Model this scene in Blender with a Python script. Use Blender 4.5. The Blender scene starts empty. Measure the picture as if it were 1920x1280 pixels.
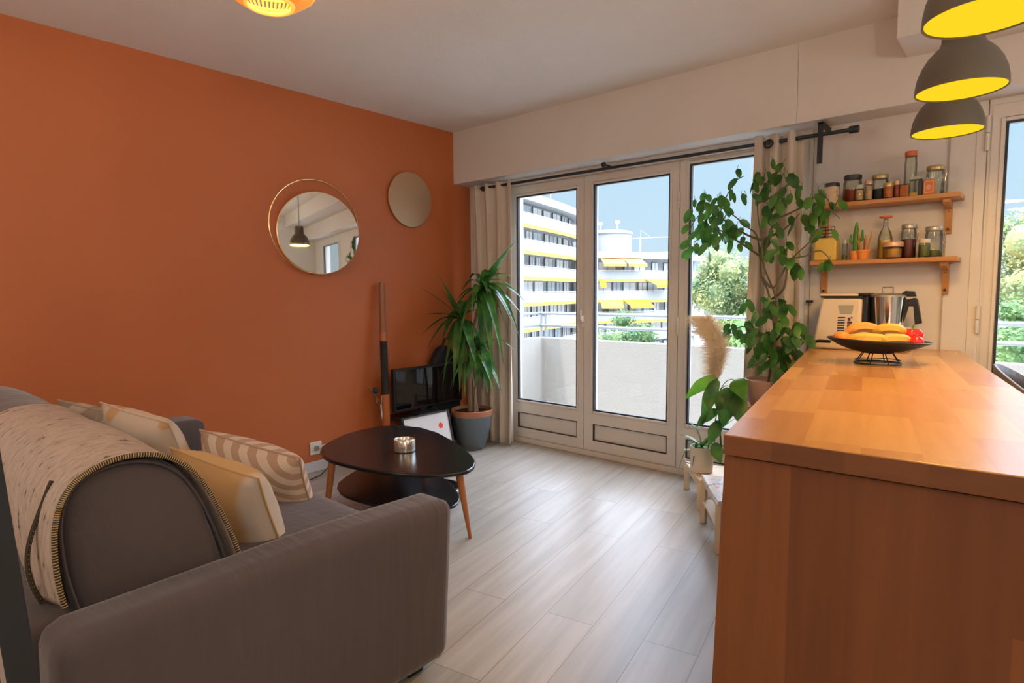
import bpy, bmesh, math, random
from math import sin, cos, pi, radians
from mathutils import Vector, Matrix, noise
random.seed(7)
S = bpy.context.scene
COL = S.collection
V = Vector

# ------------------------------------------------------------------ camera
FPX, YAW, PIT, ROL, CX, CZ = 1128.98, 0.7206, 0.082, -0.0072, 3.663, 1.2071
_f = V((-sin(YAW)*cos(PIT), cos(YAW)*cos(PIT), -sin(PIT)))
_r0 = V((cos(YAW), sin(YAW), 0)); _u0 = _r0.cross(_f)
_r = cos(ROL)*_r0 + sin(ROL)*_u0; _u = -sin(ROL)*_r0 + cos(ROL)*_u0
CP = V((CX, 0, CZ))
def ray(x, y): return _f + _r*((x-960)/FPX) + _u*((640-y)/FPX)
def PX(x, y, v): d = ray(x, y); return CP + d*((v-CP.x)/d.x)
def PY(x, y, v): d = ray(x, y); return CP + d*((v-CP.y)/d.y)
def PZ(x, y, v): d = ray(x, y); return CP + d*((v-CP.z)/d.z)
def PD(x, y, dep): return CP + ray(x, y)*dep
cam = bpy.data.cameras.new('camera'); co = bpy.data.objects.new('camera', cam); COL.objects.link(co)
co.matrix_world = Matrix((( _r.x, _u.x, -_f.x, CP.x), (_r.y, _u.y, -_f.y, CP.y), (_r.z, _u.z, -_f.z, CP.z), (0,0,0,1)))
cam.sensor_width = 36; cam.sensor_fit = 'HORIZONTAL'; cam.lens = FPX/1920*36; cam.clip_end = 500; cam.clip_start = .02
S.camera = co
S.view_settings.view_transform = 'Standard'; S.view_settings.look = 'None'
S.view_settings.exposure = 0.0; S.view_settings.gamma = 1.0; S.view_settings.use_curve_mapping = False

# ------------------------------------------------------------------ materials
def srgb(r, g, b):
    f = lambda c: (c/255/12.92) if c/255 <= .04045 else ((c/255+.055)/1.055)**2.4
    return (f(r), f(g), f(b), 1)
class NT:
    def __init__(s, name):
        s.m = bpy.data.materials.new(name); s.m.use_nodes = True; s.t = s.m.node_tree
        s.b = s.t.nodes['Principled BSDF']; s.out = s.t.nodes['Material Output']
    def n(s, typ, **kw):
        nd = s.t.nodes.new(typ)
        for k, v in kw.items():
            if k in nd.inputs: nd.inputs[k].default_value = v
            else: setattr(nd, k, v)
        return nd
    def l(s, a, b): s.t.links.new(a, b)
def mat(name, col, rough=.5, metal=0, bump=0, bscale=200, var=0, vscale=6, spec=.5, sheen=0, coat=0, trans=0, stretch=None, emit=None, estr=0):
    k = NT(name); b = k.b
    b.inputs['Base Color'].default_value = col; b.inputs['Roughness'].default_value = rough
    b.inputs['Metallic'].default_value = metal; b.inputs['Specular IOR Level'].default_value = spec
    if sheen: b.inputs['Sheen Weight'].default_value = sheen; b.inputs['Sheen Roughness'].default_value = .4
    if coat: b.inputs['Coat Weight'].default_value = coat; b.inputs['Coat Roughness'].default_value = .08
    if trans: b.inputs['Subsurface Weight'].default_value = 0; b.inputs['Transmission Weight'].default_value = trans
    if emit: b.inputs['Emission Color'].default_value = emit; b.inputs['Emission Strength'].default_value = estr
    tc = k.n('ShaderNodeTexCoord'); src = tc.outputs['Object']
    if stretch:
        mp = k.n('ShaderNodeMapping'); mp.inputs['Scale'].default_value = stretch; k.l(src, mp.inputs['Vector']); src = mp.outputs['Vector']
    nz = k.n('ShaderNodeTexNoise', Scale=vscale, Detail=4.0); k.l(src, nz.inputs['Vector'])
    v = var if var else .06
    mx = k.n('ShaderNodeMixRGB'); mx.inputs[1].default_value = tuple(c*(1-v) for c in col[:3])+(1,)
    mx.inputs[2].default_value = tuple(min(1, c*(1+v)) for c in col[:3])+(1,)
    k.l(nz.outputs['Fac'], mx.inputs[0]); k.l(mx.outputs[0], b.inputs['Base Color'])
    if bump:
        n2 = k.n('ShaderNodeTexNoise', Scale=bscale, Detail=3.0); k.l(src, n2.inputs['Vector'])
        bp = k.n('ShaderNodeBump', Strength=bump, Distance=.01); k.l(n2.outputs['Fac'], bp.inputs['Height']); k.l(bp.outputs[0], b.inputs['Normal'])
    return k.m
def wood(name, c1, c2, rough=.45, length=0, width=0, ang=0, vertical=False, grain=1.0, mortar=.0012, mcol=None, gs=(2, 30), coat=0, gcol=.75, goff=.5, stave=False):
    k = NT(name); b = k.b; b.inputs['Roughness'].default_value = rough
    if coat: b.inputs['Coat Weight'].default_value = coat; b.inputs['Coat Roughness'].default_value = .25
    tc = k.n('ShaderNodeTexCoord'); src = tc.outputs['Object']
    if vertical:
        sp = k.n('ShaderNodeSeparateXYZ'); cb = k.n('ShaderNodeCombineXYZ'); k.l(src, sp.inputs[0])
        k.l(sp.outputs[2], cb.inputs[0]); k.l(sp.outputs[0], cb.inputs[1]); k.l(sp.outputs[1], cb.inputs[2]); src = cb.outputs[0]
    mp = k.n('ShaderNodeMapping'); mp.inputs['Rotation'].default_value = (0, 0, -ang); k.l(src, mp.inputs['Vector']); src = mp.outputs['Vector']
    m2 = k.n('ShaderNodeMapping'); m2.inputs['Scale'].default_value = (gs[0], gs[1], gs[1]); k.l(src, m2.inputs['Vector'])
    nz = k.n('ShaderNodeTexNoise', Scale=1.0, Detail=4.0, Roughness=.55, Distortion=.2)
    if length and stave:
        sp2 = k.n('ShaderNodeSeparateXYZ'); k.l(src, sp2.inputs[0])
        def mth(op, a, b=None):
            nd = k.n('ShaderNodeMath', operation=op)
            for i_, q_ in enumerate((a, b)):
                if q_ is None: continue
                if isinstance(q_, (int, float)): nd.inputs[i_].default_value = q_
                else: k.l(q_, nd.inputs[i_])
            return nd.outputs[0]
        row = mth('FLOOR', mth('DIVIDE', sp2.outputs[1], width))
        wn = k.n('ShaderNodeTexWhiteNoise', noise_dimensions='1D'); k.l(row, wn.inputs['W'])
        cl = mth('FLOOR', mth('ADD', mth('DIVIDE', sp2.outputs[0], length), mth('MULTIPLY', wn.outputs['Value'], 7.0)))
        cb2 = k.n('ShaderNodeCombineXYZ'); k.l(row, cb2.inputs[0]); k.l(cl, cb2.inputs[1])
        w2 = k.n('ShaderNodeTexWhiteNoise', noise_dimensions='2D'); k.l(cb2.outputs[0], w2.inputs['Vector'])
        mm = k.n('ShaderNodeMixRGB'); mm.inputs[1].default_value = c1; mm.inputs[2].default_value = c2; k.l(w2.outputs['Value'], mm.inputs[0]); base = mm.outputs[0]
        cb3 = k.n('ShaderNodeCombineXYZ'); k.l(mth('MULTIPLY', w2.outputs['Value'], 40.0), cb3.inputs[0]); k.l(mth('MULTIPLY', w2.outputs['Value'], 17.0), cb3.inputs[2])
        ad = k.n('ShaderNodeVectorMath', operation='ADD'); k.l(cb3.outputs[0], ad.inputs[0]); k.l(m2.outputs[0], ad.inputs[1]); k.l(ad.outputs[0], nz.inputs['Vector'])
    elif length:
        br = k.n('ShaderNodeTexBrick', offset=goff, squash=1.0); br.offset_frequency = 2
        br.inputs['Scale'].default_value = 1; br.inputs['Brick Width'].default_value = length; br.inputs['Row Height'].default_value = width
        br.inputs['Mortar Size'].default_value = mortar; br.inputs['Mortar Smooth'].default_value = .1; br.inputs['Bias'].default_value = 0
        br.inputs['Color1'].default_value = c1; br.inputs['Color2'].default_value = c2
        br.inputs['Mortar'].default_value = mcol or tuple(c*.55 for c in c1[:3])+(1,)
        k.l(src, br.inputs['Vector']); base = br.outputs['Color']
        ad = k.n('ShaderNodeVectorMath', operation='MULTIPLY_ADD'); ad.inputs[1].default_value = (9, 9, 9)
        k.l(br.outputs['Color'], ad.inputs[0]); k.l(m2.outputs[0], ad.inputs[2]); k.l(ad.outputs[0], nz.inputs['Vector'])
    else:
        k.l(m2.outputs[0], nz.inputs['Vector'])
        n3 = k.n('ShaderNodeTexNoise', Scale=3.0); k.l(src, n3.inputs['Vector'])
        mm = k.n('ShaderNodeMixRGB'); mm.inputs[1].default_value = c1; mm.inputs[2].default_value = c2; k.l(n3.outputs['Fac'], mm.inputs[0]); base = mm.outputs[0]
    rp = k.n('ShaderNodeValToRGB'); rp.color_ramp.elements[0].position = .3; rp.color_ramp.elements[1].position = .72
    rp.color_ramp.elements[0].color = (gcol, gcol*.96, gcol*.9, 1); rp.color_ramp.elements[1].color = (1.0, 1.0, 1.0, 1)
    k.l(nz.outputs['Fac'], rp.inputs[0])
    mx = k.n('ShaderNodeMixRGB', blend_type='MULTIPLY'); mx.inputs[0].default_value = grain
    k.l(base, mx.inputs[1]); k.l(rp.outputs[0], mx.inputs[2]); k.l(mx.outputs[0], b.inputs['Base Color'])
    return k.m
def glass(name, tint=(1, 1, 1, 1), gl=.08, rough=.02):
    k = NT(name); k.t.nodes.remove(k.b)
    tr = k.n('ShaderNodeBsdfTransparent'); tr.inputs[0].default_value = tint
    g = k.n('ShaderNodeBsdfGlossy'); g.inputs['Roughness'].default_value = rough
    fr = k.n('ShaderNodeFresnel', IOR=1.45); mul = k.n('ShaderNodeMath', operation='MULTIPLY'); mul.inputs[1].default_value = gl*10
    k.l(fr.outputs[0], mul.inputs[0])
    mx = k.n('ShaderNodeMixShader'); k.l(mul.outputs[0], mx.inputs[0]); k.l(tr.outputs[0], mx.inputs[1]); k.l(g.outputs[0], mx.inputs[2])
    k.l(mx.outputs[0], k.out.inputs['Surface']); return k.m
def emis(name, col, st):
    k = NT(name); k.b.inputs['Base Color'].default_value = (0, 0, 0, 1); k.b.inputs['Roughness'].default_value = 1; k.b.inputs['Specular IOR Level'].default_value = 0
    k.b.inputs['Emission Color'].default_value = col; k.b.inputs['Emission Strength'].default_value = st
    return k.m
def leafmat(name, c1, c2, rough=.4, tr=.25, scale=8, lo=.35, hi=.65):
    k = NT(name); b = k.b; b.inputs['Roughness'].default_value = rough
    tc = k.n('ShaderNodeTexCoord'); nz = k.n('ShaderNodeTexNoise', Scale=scale, Detail=3.0); k.l(tc.outputs['Object'], nz.inputs['Vector'])
    rp = k.n('ShaderNodeValToRGB'); rp.color_ramp.elements[0].color = c1; rp.color_ramp.elements[1].color = c2
    rp.color_ramp.elements[0].position = lo; rp.color_ramp.elements[1].position = hi
    k.l(nz.outputs['Fac'], rp.inputs[0]); k.l(rp.outputs[0], b.inputs['Base Color'])
    td = k.n('ShaderNodeBsdfTranslucent'); k.l(rp.outputs[0], td.inputs[0])
    mx = k.n('ShaderNodeMixShader'); mx.inputs[0].default_value = tr; k.l(b.outputs[0], mx.inputs[1]); k.l(td.outputs[0], mx.inputs[2]); k.l(mx.outputs[0], k.out.inputs['Surface'])
    return k.m

IA = pi/2 + math.atan(.195)      # direction of the floorboards and of the counter
M = {}
M['orange'] = mat('terracotta_wall_paint', (.54, .15, .042, 1), .48, var=.04, vscale=2, bump=.05, bscale=350, spec=.55)
M['white'] = mat('off_white_plaster', (.71, .66, .61, 1), .8, var=.03, bump=.12, bscale=260)
M['ceil'] = mat('ceiling_plaster', (.82, .78, .72, 1), .9, var=.03, bump=.35, bscale=160)
M['base'] = mat('baseboard_paint', (.7, .67, .64, 1), .5)
M['frame'] = mat('greige_door_paint', (.72, .67, .60, 1), .35, var=.02)
M['gasket'] = mat('black_gasket', (.03, .03, .035, 1), .5)
M['floor'] = wood('pale_oak_laminate', (.53, .495, .43, 1), (.465, .435, .375, 1), .36, 1.25, .186, IA, grain=.9, mortar=.0014, mcol=(.25, .2, .15, 1), gs=(1.6, 22), gcol=.70, goff=.37)
M['glass'] = glass('window_glass', (.97, .99, 1, 1), .05)
M['jarglass'] = glass('jar_glass', (.90, .93, .88, 1), .09, .05)
M['velvet'] = mat('grey_brown_velvet', (.098, .078, .078, 1), .85, var=.12, vscale=5, bump=.25, bscale=30, sheen=.35, spec=.2)
M['velvet_arm'] = mat('grey_brown_velvet_arm', (.098, .078, .078, 1), .85, var=.08, vscale=1, bump=.5, bscale=1.0, sheen=.35, spec=.2, stretch=(5, 38, 4))
M['blackwood'] = mat('black_lacquer', (.012, .012, .013, 1), .22, spec=.5)
M['legwood'] = wood('orange_beech_leg', (.52, .2, .06, 1), (.46, .17, .05, 1), .4, gs=(30, 4))
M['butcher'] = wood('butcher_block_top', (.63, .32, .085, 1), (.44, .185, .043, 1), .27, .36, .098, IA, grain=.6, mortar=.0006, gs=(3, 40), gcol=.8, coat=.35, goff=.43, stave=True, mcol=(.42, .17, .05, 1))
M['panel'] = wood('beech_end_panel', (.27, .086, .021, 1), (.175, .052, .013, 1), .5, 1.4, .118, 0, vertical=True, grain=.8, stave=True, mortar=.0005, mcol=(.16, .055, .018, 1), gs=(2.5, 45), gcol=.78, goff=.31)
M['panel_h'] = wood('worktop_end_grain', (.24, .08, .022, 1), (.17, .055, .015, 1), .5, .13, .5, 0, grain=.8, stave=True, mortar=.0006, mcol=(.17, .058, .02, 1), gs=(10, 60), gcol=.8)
M['shelf'] = wood('beech_shelf', (.58, .27, .085, 1), (.52, .22, .065, 1), .4, gs=(3, 40))
M['black'] = mat('matt_black_metal', (.02, .021, .023, 1), .45, metal=.3)
M['blackgloss'] = mat('glossy_screen', (.006, .006, .007, 1), .06, spec=.7)
M['curtain'] = mat('cream_curtain_fabric', (.62, .54, .45, 1), .9, var=.05, vscale=12, bump=.2, bscale=500, sheen=.2)
M['rod'] = mat('dark_curtain_rod', (.035, .045, .055, 1), .4, metal=.5)
M['gold'] = mat('brushed_brass', (.8, .52, .25, 1), .25, metal=1)
M['steel'] = mat('polished_steel', (.75, .74, .72, 1), .12, metal=1)
M['mirror'] = mat('mirror_silver', (.80, .80, .78, 1), .02, metal=1, var=.001)
M['bronze'] = mat('bronze_tinted_mirror', (.62, .42, .26, 1), .33, metal=.8, var=.03, vscale=3)
M['pot'] = mat('blue_grey_glaze', (.10, .13, .15, 1), .3, var=.15, vscale=4)
M['terra'] = mat('terracotta', (.42, .17, .08, 1), .6, var=.1, vscale=20)
M['soil'] = mat('potting_soil', (.03, .02, .014, 1), 1, bump=1, bscale=90)
M['cane'] = mat('cane_bark', (.26, .17, .10, 1), .8, var=.3, vscale=30, bump=.6, bscale=60, stretch=(1, 1, .3))
M['yucca'] = leafmat('yucca_leaf', (.025, .11, .028, 1), (.11, .30, .05, 1), .28, .3, 9)
M['ficus'] = leafmat('climber_leaf', (.025, .10, .02, 1), (.085, .24, .035, 1), .36, .35, 12)
M['bright'] = leafmat('bright_leaf', (.06, .22, .02, 1), (.20, .45, .04, 1), .35, .4, 6)
M['stem'] = mat('woody_stem', (.12, .10, .05, 1), .8, var=.2)
M['cup'] = mat('cream_ceramic', (.72, .66, .55, 1), .3)
M['pampas'] = mat('pampas_plume', (.86, .72, .54, 1), .95, var=.2, vscale=20)
M['birch'] = mat('pale_birch', (.72, .58, .40, 1), .55, var=.06, vscale=10)
M['whiteplastic'] = mat('white_plastic', (.78, .74, .68, 1), .35)
M['body'] = mat('appliance_plastic', (.72, .60, .44, 1), .4)
M['shade'] = mat('grey_lamp_enamel', (.135, .11, .078, 1), .5)
M['paper'] = mat('white_paper', (.75, .74, .76, 1), .7)
M['red'] = mat('red_ink', (.75, .06, .03, 1), .6)
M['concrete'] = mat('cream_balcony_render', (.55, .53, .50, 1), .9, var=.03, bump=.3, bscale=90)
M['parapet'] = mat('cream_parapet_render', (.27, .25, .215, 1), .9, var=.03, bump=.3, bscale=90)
M['rail'] = mat('galvanised_rail', (.26, .28, .29, 1), .4, metal=.4)
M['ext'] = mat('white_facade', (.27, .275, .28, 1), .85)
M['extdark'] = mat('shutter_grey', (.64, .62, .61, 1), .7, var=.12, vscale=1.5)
M['extglass'] = mat('facade_glass', (.42, .46, .50, 1), .2, var=.3, vscale=.8)
M['awning'] = mat('yellow_awning', (.50, .27, .05, 1), .8)
M['awning2'] = mat('bright_yellow_awning', (.60, .36, .01, 1), .8)
M['rooftile'] = mat('roof_tile', (.36, .16, .09, 1), .85)
M['ground'] = mat('street_ground', (.35, .36, .33, 1), .95, var=.3, vscale=.1)

# ------------------------------------------------------------------ mesh builder
class MB:
    def __init__(s): s.v = []; s.f = []; s.uv = []
    def add(s, vs, fs, uvs=None):
        o = len(s.v); s.v += [V(v) for v in vs]; s.f += [[i+o for i in f] for f in fs]
        s.uv += (uvs if uvs else [(0, 0)]*len(vs)); return s
    def box(s, x0, x1, y0, y1, z0, z1, mtx=None):
        vs = [V((x, y, z)) for z in (z0, z1) for y in (y0, y1) for x in (x0, x1)]
        if mtx: vs = [mtx @ v for v in vs]
        return s.add(vs, [(0,2,3,1), (4,5,7,6), (0,1,5,4), (2,6,7,3), (0,4,6,2), (1,3,7,5)])
    def prism(s, pts, z0, z1):      # polygon in xy extruded in z
        n = len(pts)
        vs = [V((p[0], p[1], z0)) for p in pts]+[V((p[0], p[1], z1)) for p in pts]
        return s.add(vs, [list(range(n))[::-1], list(range(n, 2*n))]+[(i, (i+1) % n, n+(i+1) % n, n+i) for i in range(n)])
    def extr(s, pts, d):            # polygon of 3D points extruded along vector d
        n = len(pts); d = V(d)
        return s.add([V(p) for p in pts]+[V(p)+d for p in pts], [list(range(n))[::-1], list(range(n, 2*n))]+[(i, (i+1) % n, n+(i+1) % n, n+i) for i in range(n)])
    def tube(s, pts, rad, n=10, cap=True):
        pts = [V(p) for p in pts]; N = len(pts)
        rs = rad if isinstance(rad, (list, tuple)) else [rad]*N
        up = None; vs = []
        for i, p in enumerate(pts):
            t = (pts[min(i+1, N-1)]-pts[max(i-1, 0)]).normalized()
            if up is None: up = t.orthogonal().normalized()
            up = (up-t*up.dot(t)); up = up.normalized() if up.length > 1e-6 else t.orthogonal().normalized()
            w = t.cross(up)
            vs += [p+(up*cos(2*pi*j/n)+w*sin(2*pi*j/n))*rs[i] for j in range(n)]
        fs = [(i*n+j, i*n+(j+1) % n, (i+1)*n+(j+1) % n, (i+1)*n+j) for i in range(N-1) for j in range(n)]
        if cap: fs += [list(range(n))[::-1], list(range((N-1)*n, N*n))]
        return s.add(vs, fs)
    def lathe(s, prof, c, n=32, closed=False, sx=1, sy=1):
        c = V(c); vs = []; N = len(prof)
        for (r, z) in prof: vs += [c+V((r*cos(2*pi*j/n)*sx, r*sin(2*pi*j/n)*sy, z)) for j in range(n)]
        fs = [(i*n+j, i*n+(j+1) % n, (i+1)*n+(j+1) % n, (i+1)*n+j) for i in range(N-1) for j in range(n)]
        if closed: fs += [((N-1)*n+j, (N-1)*n+(j+1) % n, (j+1) % n, j) for j in range(n)]
        else: fs += [list(range(n))[::-1], list(range((N-1)*n, N*n))]
        return s.add(vs, fs)
    def ball(s, c, r, n=12, m=8, mtx=None):
        c = V(c); rr = r if isinstance(r, (tuple, list)) else (r, r, r); vs = []
        for i in range(m+1):
            a = pi*i/m
            for j in range(n):
                q = V((rr[0]*sin(a)*cos(2*pi*j/n), rr[1]*sin(a)*sin(2*pi*j/n), rr[2]*cos(a)))
                if mtx: q = mtx @ q
                vs.append(c+q)
        fs = [(i*n+j, (i+1)*n+j, (i+1)*n+(j+1) % n, i*n+(j+1) % n) for i in range(m) for j in range(n)]
        return s.add(vs, fs)
    def grid(s, fn, nu, nv, uv=True):
        vs = []; us = []
        for i in range(nu+1):
            for j in range(nv+1):
                vs.append(V(fn(i/nu, j/nv))); us.append((i/nu, j/nv))
        W = nv+1
        return s.add(vs, [(i*W+j, (i+1)*W+j, (i+1)*W+j+1, i*W+j+1) for i in range(nu) for j in range(nv)], us)
    def quad(s, a, b, c, d): return s.add([a, b, c, d], [(0, 1, 2, 3)])
    def build(s, name, m, parent=None, origin=None, smooth=True, bevel=0, bseg=2, solid=0, sub=0, angle=40, weld=True):
        if parent is not None: o0 = V(parent['_o'])
        elif origin is not None: o0 = V(origin)
        else:
            xs = [v.x for v in s.v]; ys = [v.y for v in s.v]; zs = [v.z for v in s.v]
            o0 = V(((min(xs)+max(xs))/2, (min(ys)+max(ys))/2, min(zs)))
        me = bpy.data.meshes.new(name); me.from_pydata([v-o0 for v in s.v], [], s.f)
        ul = me.uv_layers.new(name='UVMap')
        for lp in me.loops: ul.data[lp.index].uv = s.uv[lp.vertex_index]
        bm = bmesh.new(); bm.from_mesh(me)
        if weld: bmesh.ops.remove_doubles(bm, verts=bm.verts, dist=1e-5)
        if not solid: bmesh.ops.recalc_face_normals(bm, faces=bm.faces)
        if smooth:
            lim = radians(angle)
            for f in bm.faces: f.smooth = True
            for e in bm.edges:
                if len(e.link_faces) == 2 and e.calc_face_angle(0) > lim: e.smooth = False
        bm.to_mesh(me); bm.free()
        ob = bpy.data.objects.new(name, me); COL.objects.link(ob)
        me.materials.append(m)
        if bevel:
            md = ob.modifiers.new('bevel', 'BEVEL'); md.width = bevel; md.segments = bseg; md.limit_method = 'ANGLE'; md.angle_limit = radians(35)
        if solid:
            md = ob.modifiers.new('solid', 'SOLIDIFY'); md.thickness = solid; md.offset = 0
        if sub:
            md = ob.modifiers.new('sub', 'SUBSURF'); md.levels = sub; md.render_levels = sub
        if parent is None: ob.location = o0; ob['_o'] = tuple(o0)
        else:
            ob.parent = parent; ob['_o'] = tuple(o0)
        return ob
def tag(o, label=None, cat=None, group=None, kind=None):
    if label: o['label'] = label
    if cat: o['category'] = cat
    if group: o['group'] = group
    if kind: o['kind'] = kind
    return o
def thing(name, label, cat, loc, group=None, kind=None):
    o = bpy.data.objects.new(name, None); COL.objects.link(o); o.location = V(loc); o['_o'] = tuple(V(loc)); o.empty_display_size = .1
    return tag(o, label, cat, group, kind)
def struct(o, label=None): o['kind'] = 'structure'; return o
def frange(a, b, n): return [a+(b-a)*i/n for i in range(n+1)]
def chull_box(mb, x0, x1, y0, y1, z0, z1): return mb.box(x0, x1, y0, y1, z0, z1)

# ------------------------------------------------------------------ room shell
XR, YB, YW, YS, HC, ZS = 6.6, -1.7, 3.65, 3.463, 2.5, 2.0865
WT = .12
struct(MB().box(-.12, XR+.1, YB-.1, YW+WT, -.1, 0).build('floor', M['floor'], origin=(0, 0, 0), smooth=False))
struct(MB().box(-.12, XR+.1, YB-.1, YW+WT, HC, HC+.1).build('ceiling', M['ceil'], smooth=False))
struct(MB().box(-.12, 0, YB-.1, YW+WT, 0, HC).build('wall_left', M['orange'], origin=(0, 0, 0), smooth=False))
struct(MB().box(XR, XR+.1, YB-.1, YW+WT, 0, HC).build('wall_right', M['white'], smooth=False))
struct(MB().box(-.0, XR, YB-.1, YB, 0, HC).build('wall_back', M['white'], smooth=False))
# window wall with openings
OP = [(.40, 2.62, 0.0, 2.045), (3.33+.075, 4.42, 0.0, 2.075), (5.0, 6.1, .9, 2.05)]
w = MB(); xs = [0]
prev = 0
for (a, b, z0, z1) in OP:
    w.box(prev, a, YW, YW+WT, 0, HC); w.box(a, b, YW, YW+WT, z1, HC)
    if z0 > 0: w.box(a, b, YW, YW+WT, 0, z0)
    prev = b
w.box(prev, XR, YW, YW+WT, 0, HC)
struct(w.build('wall_front', M['white'], smooth=False))
struct(MB().box(0, 2.640, YS, YW, ZS, HC).box(2.644, XR, YS, YW, ZS, HC).box(2.640, 2.644, YS+.004, YW, ZS, HC).build('trim_1', M['white'], smooth=False))   # boxed-in soffit with its joint
struct(MB().box(3.132, XR, 3.17, YS, 2.30, HC).build('trim_2', M['white'], smooth=False))
struct(MB().box(3.291, 3.296, YW-.010, YW, 0.0, ZS).build('trim_3', mat('seam_strip', (.42, .36, .30, 1), .7), smooth=False))  # darker strip along the wall panel seam
struct(MB().box(2.665, 2.676, YW-.012, YW, 0.0, ZS).build('trim_4', M['frame'], smooth=False))
struct(MB().box(0, .014, YB, YW, 0, .07).build('baseboard_left', M['base'], bevel=.003))
struct(MB().box(0.014, .38, YW-.014, YW, 0, .07).build('baseboard_front', M['base'], bevel=.003))

# ------------------------------------------------------------------ glazed doors
def leafdoor(name, x0, x1, z0, z1, gx0, gx1, gz0, gz1, panel=True, ydoor=3.65):
    """one leaf: frame with bevelled stiles, dark gasket, pane, recessed kick panel"""
    t = thing(name, None, None, (x0, ydoor, z0)); struct(t)
    yf, yb = ydoor-.006, ydoor+.055
    pz0, pz1 = .118, .243
    m = MB()
    m.box(x0, gx0, yf, yb, z0, z1); m.box(gx1, x1, yf, yb, z0, z1)
    m.box(gx0, gx1, yf, yb, gz1, z1)
    if panel:
        m.box(gx0, gx1, yf, yb, pz1, gz0); m.box(gx0, gx1, yf, yb, z0, pz0)
    else: m.box(gx0, gx1, yf, yb, z0, gz0)
    m.build('door_frame', M['frame'], t, smooth=False)
    b = .018                # raised glazing bead
    m = MB()
    for (a, c, d, e) in ((gx0-b, gx0, gz0-b, gz1+b), (gx1, gx1+b, gz0-b, gz1+b), (gx0, gx1, gz0-b, gz0), (gx0, gx1, gz1, gz1+b)):
        m.box(a, c, yf-.006, yf+.001, d, e)
    m.build('glazing_bead', M['frame'], t, bevel=.003)
    g = .011; m = MB()
    for (a, c, d, e) in ((gx0, gx0+g, gz0, gz1), (gx1-g, gx1, gz0, gz1), (gx0+g, gx1-g, gz0, gz0+g), (gx0+g, gx1-g, gz1-g, gz1)):
        m.box(a, c, yf+.004, yf+.03, d, e)
    m.build('gasket', M['gasket'], t, smooth=False)
    MB().box(gx0+.002, gx1-.002, yf+.016, yf+.020, gz0+.002, gz1-.002).build('glass_pane', M['glass'], t, smooth=False)
    if panel:
        MB().box(gx0, gx1, yf+.018, yb, pz0, pz1).build('kick_panel', M['frame'], t, smooth=False)
        m = MB(); g = .006
        for (a, c, d, e) in ((gx0, gx0+g, pz0, pz1), (gx1-g, gx1, pz0, pz1), (gx0+g, gx1-g, pz0, pz0+g), (gx0+g, gx1-g, pz1-g, pz1)):
            m.box(a, c, yf+.002, yf+.019, d, e)
        m.build('panel_groove', M['gasket'], t, smooth=False)
    return t
ZD0, ZD1 = .045, 2.0
d1 = leafdoor('door_1', .425, 1.160, ZD0, 2.03, .519, 1.100, .343, 1.953)
d2 = leafdoor('door_2', 1.166, 1.893, ZD0, 2.03, 1.242, 1.830, .337, 1.961)
d3 = leafdoor('door_3', 1.899, 2.60, ZD0, 2.03, 1.962, 2.535, .341, 2.00)
d4 = leafdoor('door_4', 3.452, 4.40, ZD0, 2.055, 3.502, 4.30, .30, 1.975, ydoor=3.65)
w1 = leafdoor('window_1', 5.0, 6.1, .9, 2.05, 5.08, 6.02, .98, 1.97, panel=False)
fr = MB()
for (a, b, z1) in ((.38, 2.625, 2.062), (3.395, 4.42, 2.085)):
    if a > 3: fr.box(a+.043, 3.455, YW-.002, YW+.07, 0, z1)
    fr.box(a, a+.043, YW-.004, YW+.07, 0, z1); fr.box(b-.025, b, YW-.004, YW+.07, 0, z1)
    fr.box(a+.043, b-.025, YW-.004, YW+.07, z1-.03, z1); fr.box(a+.043, b-.025, YW-.012, YW+.07, 0, .04)
struct(fr.build('trim_5', M['frame'], bevel=.003))
# window handles, hinges and latches
h = PY(1101, 600, 3.62)
m = MB().box(1.152, 1.176, 3.626, 3.645, h.z-.055, h.z+.045); m.build('door_handle_plate', M['whiteplastic'], d2, bevel=.003)
m = MB().box(1.156, 1.174, 3.600, 3.626, h.z-.012, h.z+.03); m.box(1.158, 1.171, 3.592, 3.604, h.z+.0, h.z+.075); m.build('door_handle', M['whiteplastic'], d2, bevel=.004)
def hinge(par, x, z, hh=.1):
    mm = MB(); mm.tube([(x, 3.636, z-hh/2), (x, 3.636, z-.002)], .009, 12); mm.tube([(x, 3.636, z+.002), (x, 3.636, z+hh/2)], .009, 12)
    mm.build('hinge', M['frame'], par)
hinge(d2, 1.895, 1.78); hinge(d3, 1.900, .98, .12)
hinge(d4, 3.437, 1.93, .16); hinge(d4, 3.437, 1.06, .13)
# ------------------------------------------------------------------ curtains and rod
ROD = lambda x: 2.028-.012*(x-.3)/2.6
t = thing('curtain_rod', 'dark blue grey metal curtain rod running above the glazed doors', 'curtain rod', (1.6, 3.5, 2.0))
MB().tube([(x, 3.5, ROD(x)) for x in frange(.27, 2.90, 12)], .0105, 12).build('rod', M['rod'], t)
MB().tube([(2.885, 3.5, ROD(2.9)), (2.93, 3.5, ROD(2.9))], .019, 14).build('finial', M['rod'], t, bevel=.003)
MB().ball((.30, 3.495, 2.022), .02).tube([(.30, 3.5, 2.02), (.30, 3.645, 2.02)], .008, 8).build('bracket', M['black'], t)
MB().ball((1.42, 3.495, 2.05), .017).tube([(1.42, 3.5, 2.05), (1.42, 3.645, 2.05)], .008, 8).build('bracket', M['black'], t)
MB().box(2.742, 2.768, 3.478, 3.486, 1.865, 2.075).box(2.742, 2.768, 3.478, 3.64, 2.06, 2.075).build('bracket', M['black'], t, bevel=.002)
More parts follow.
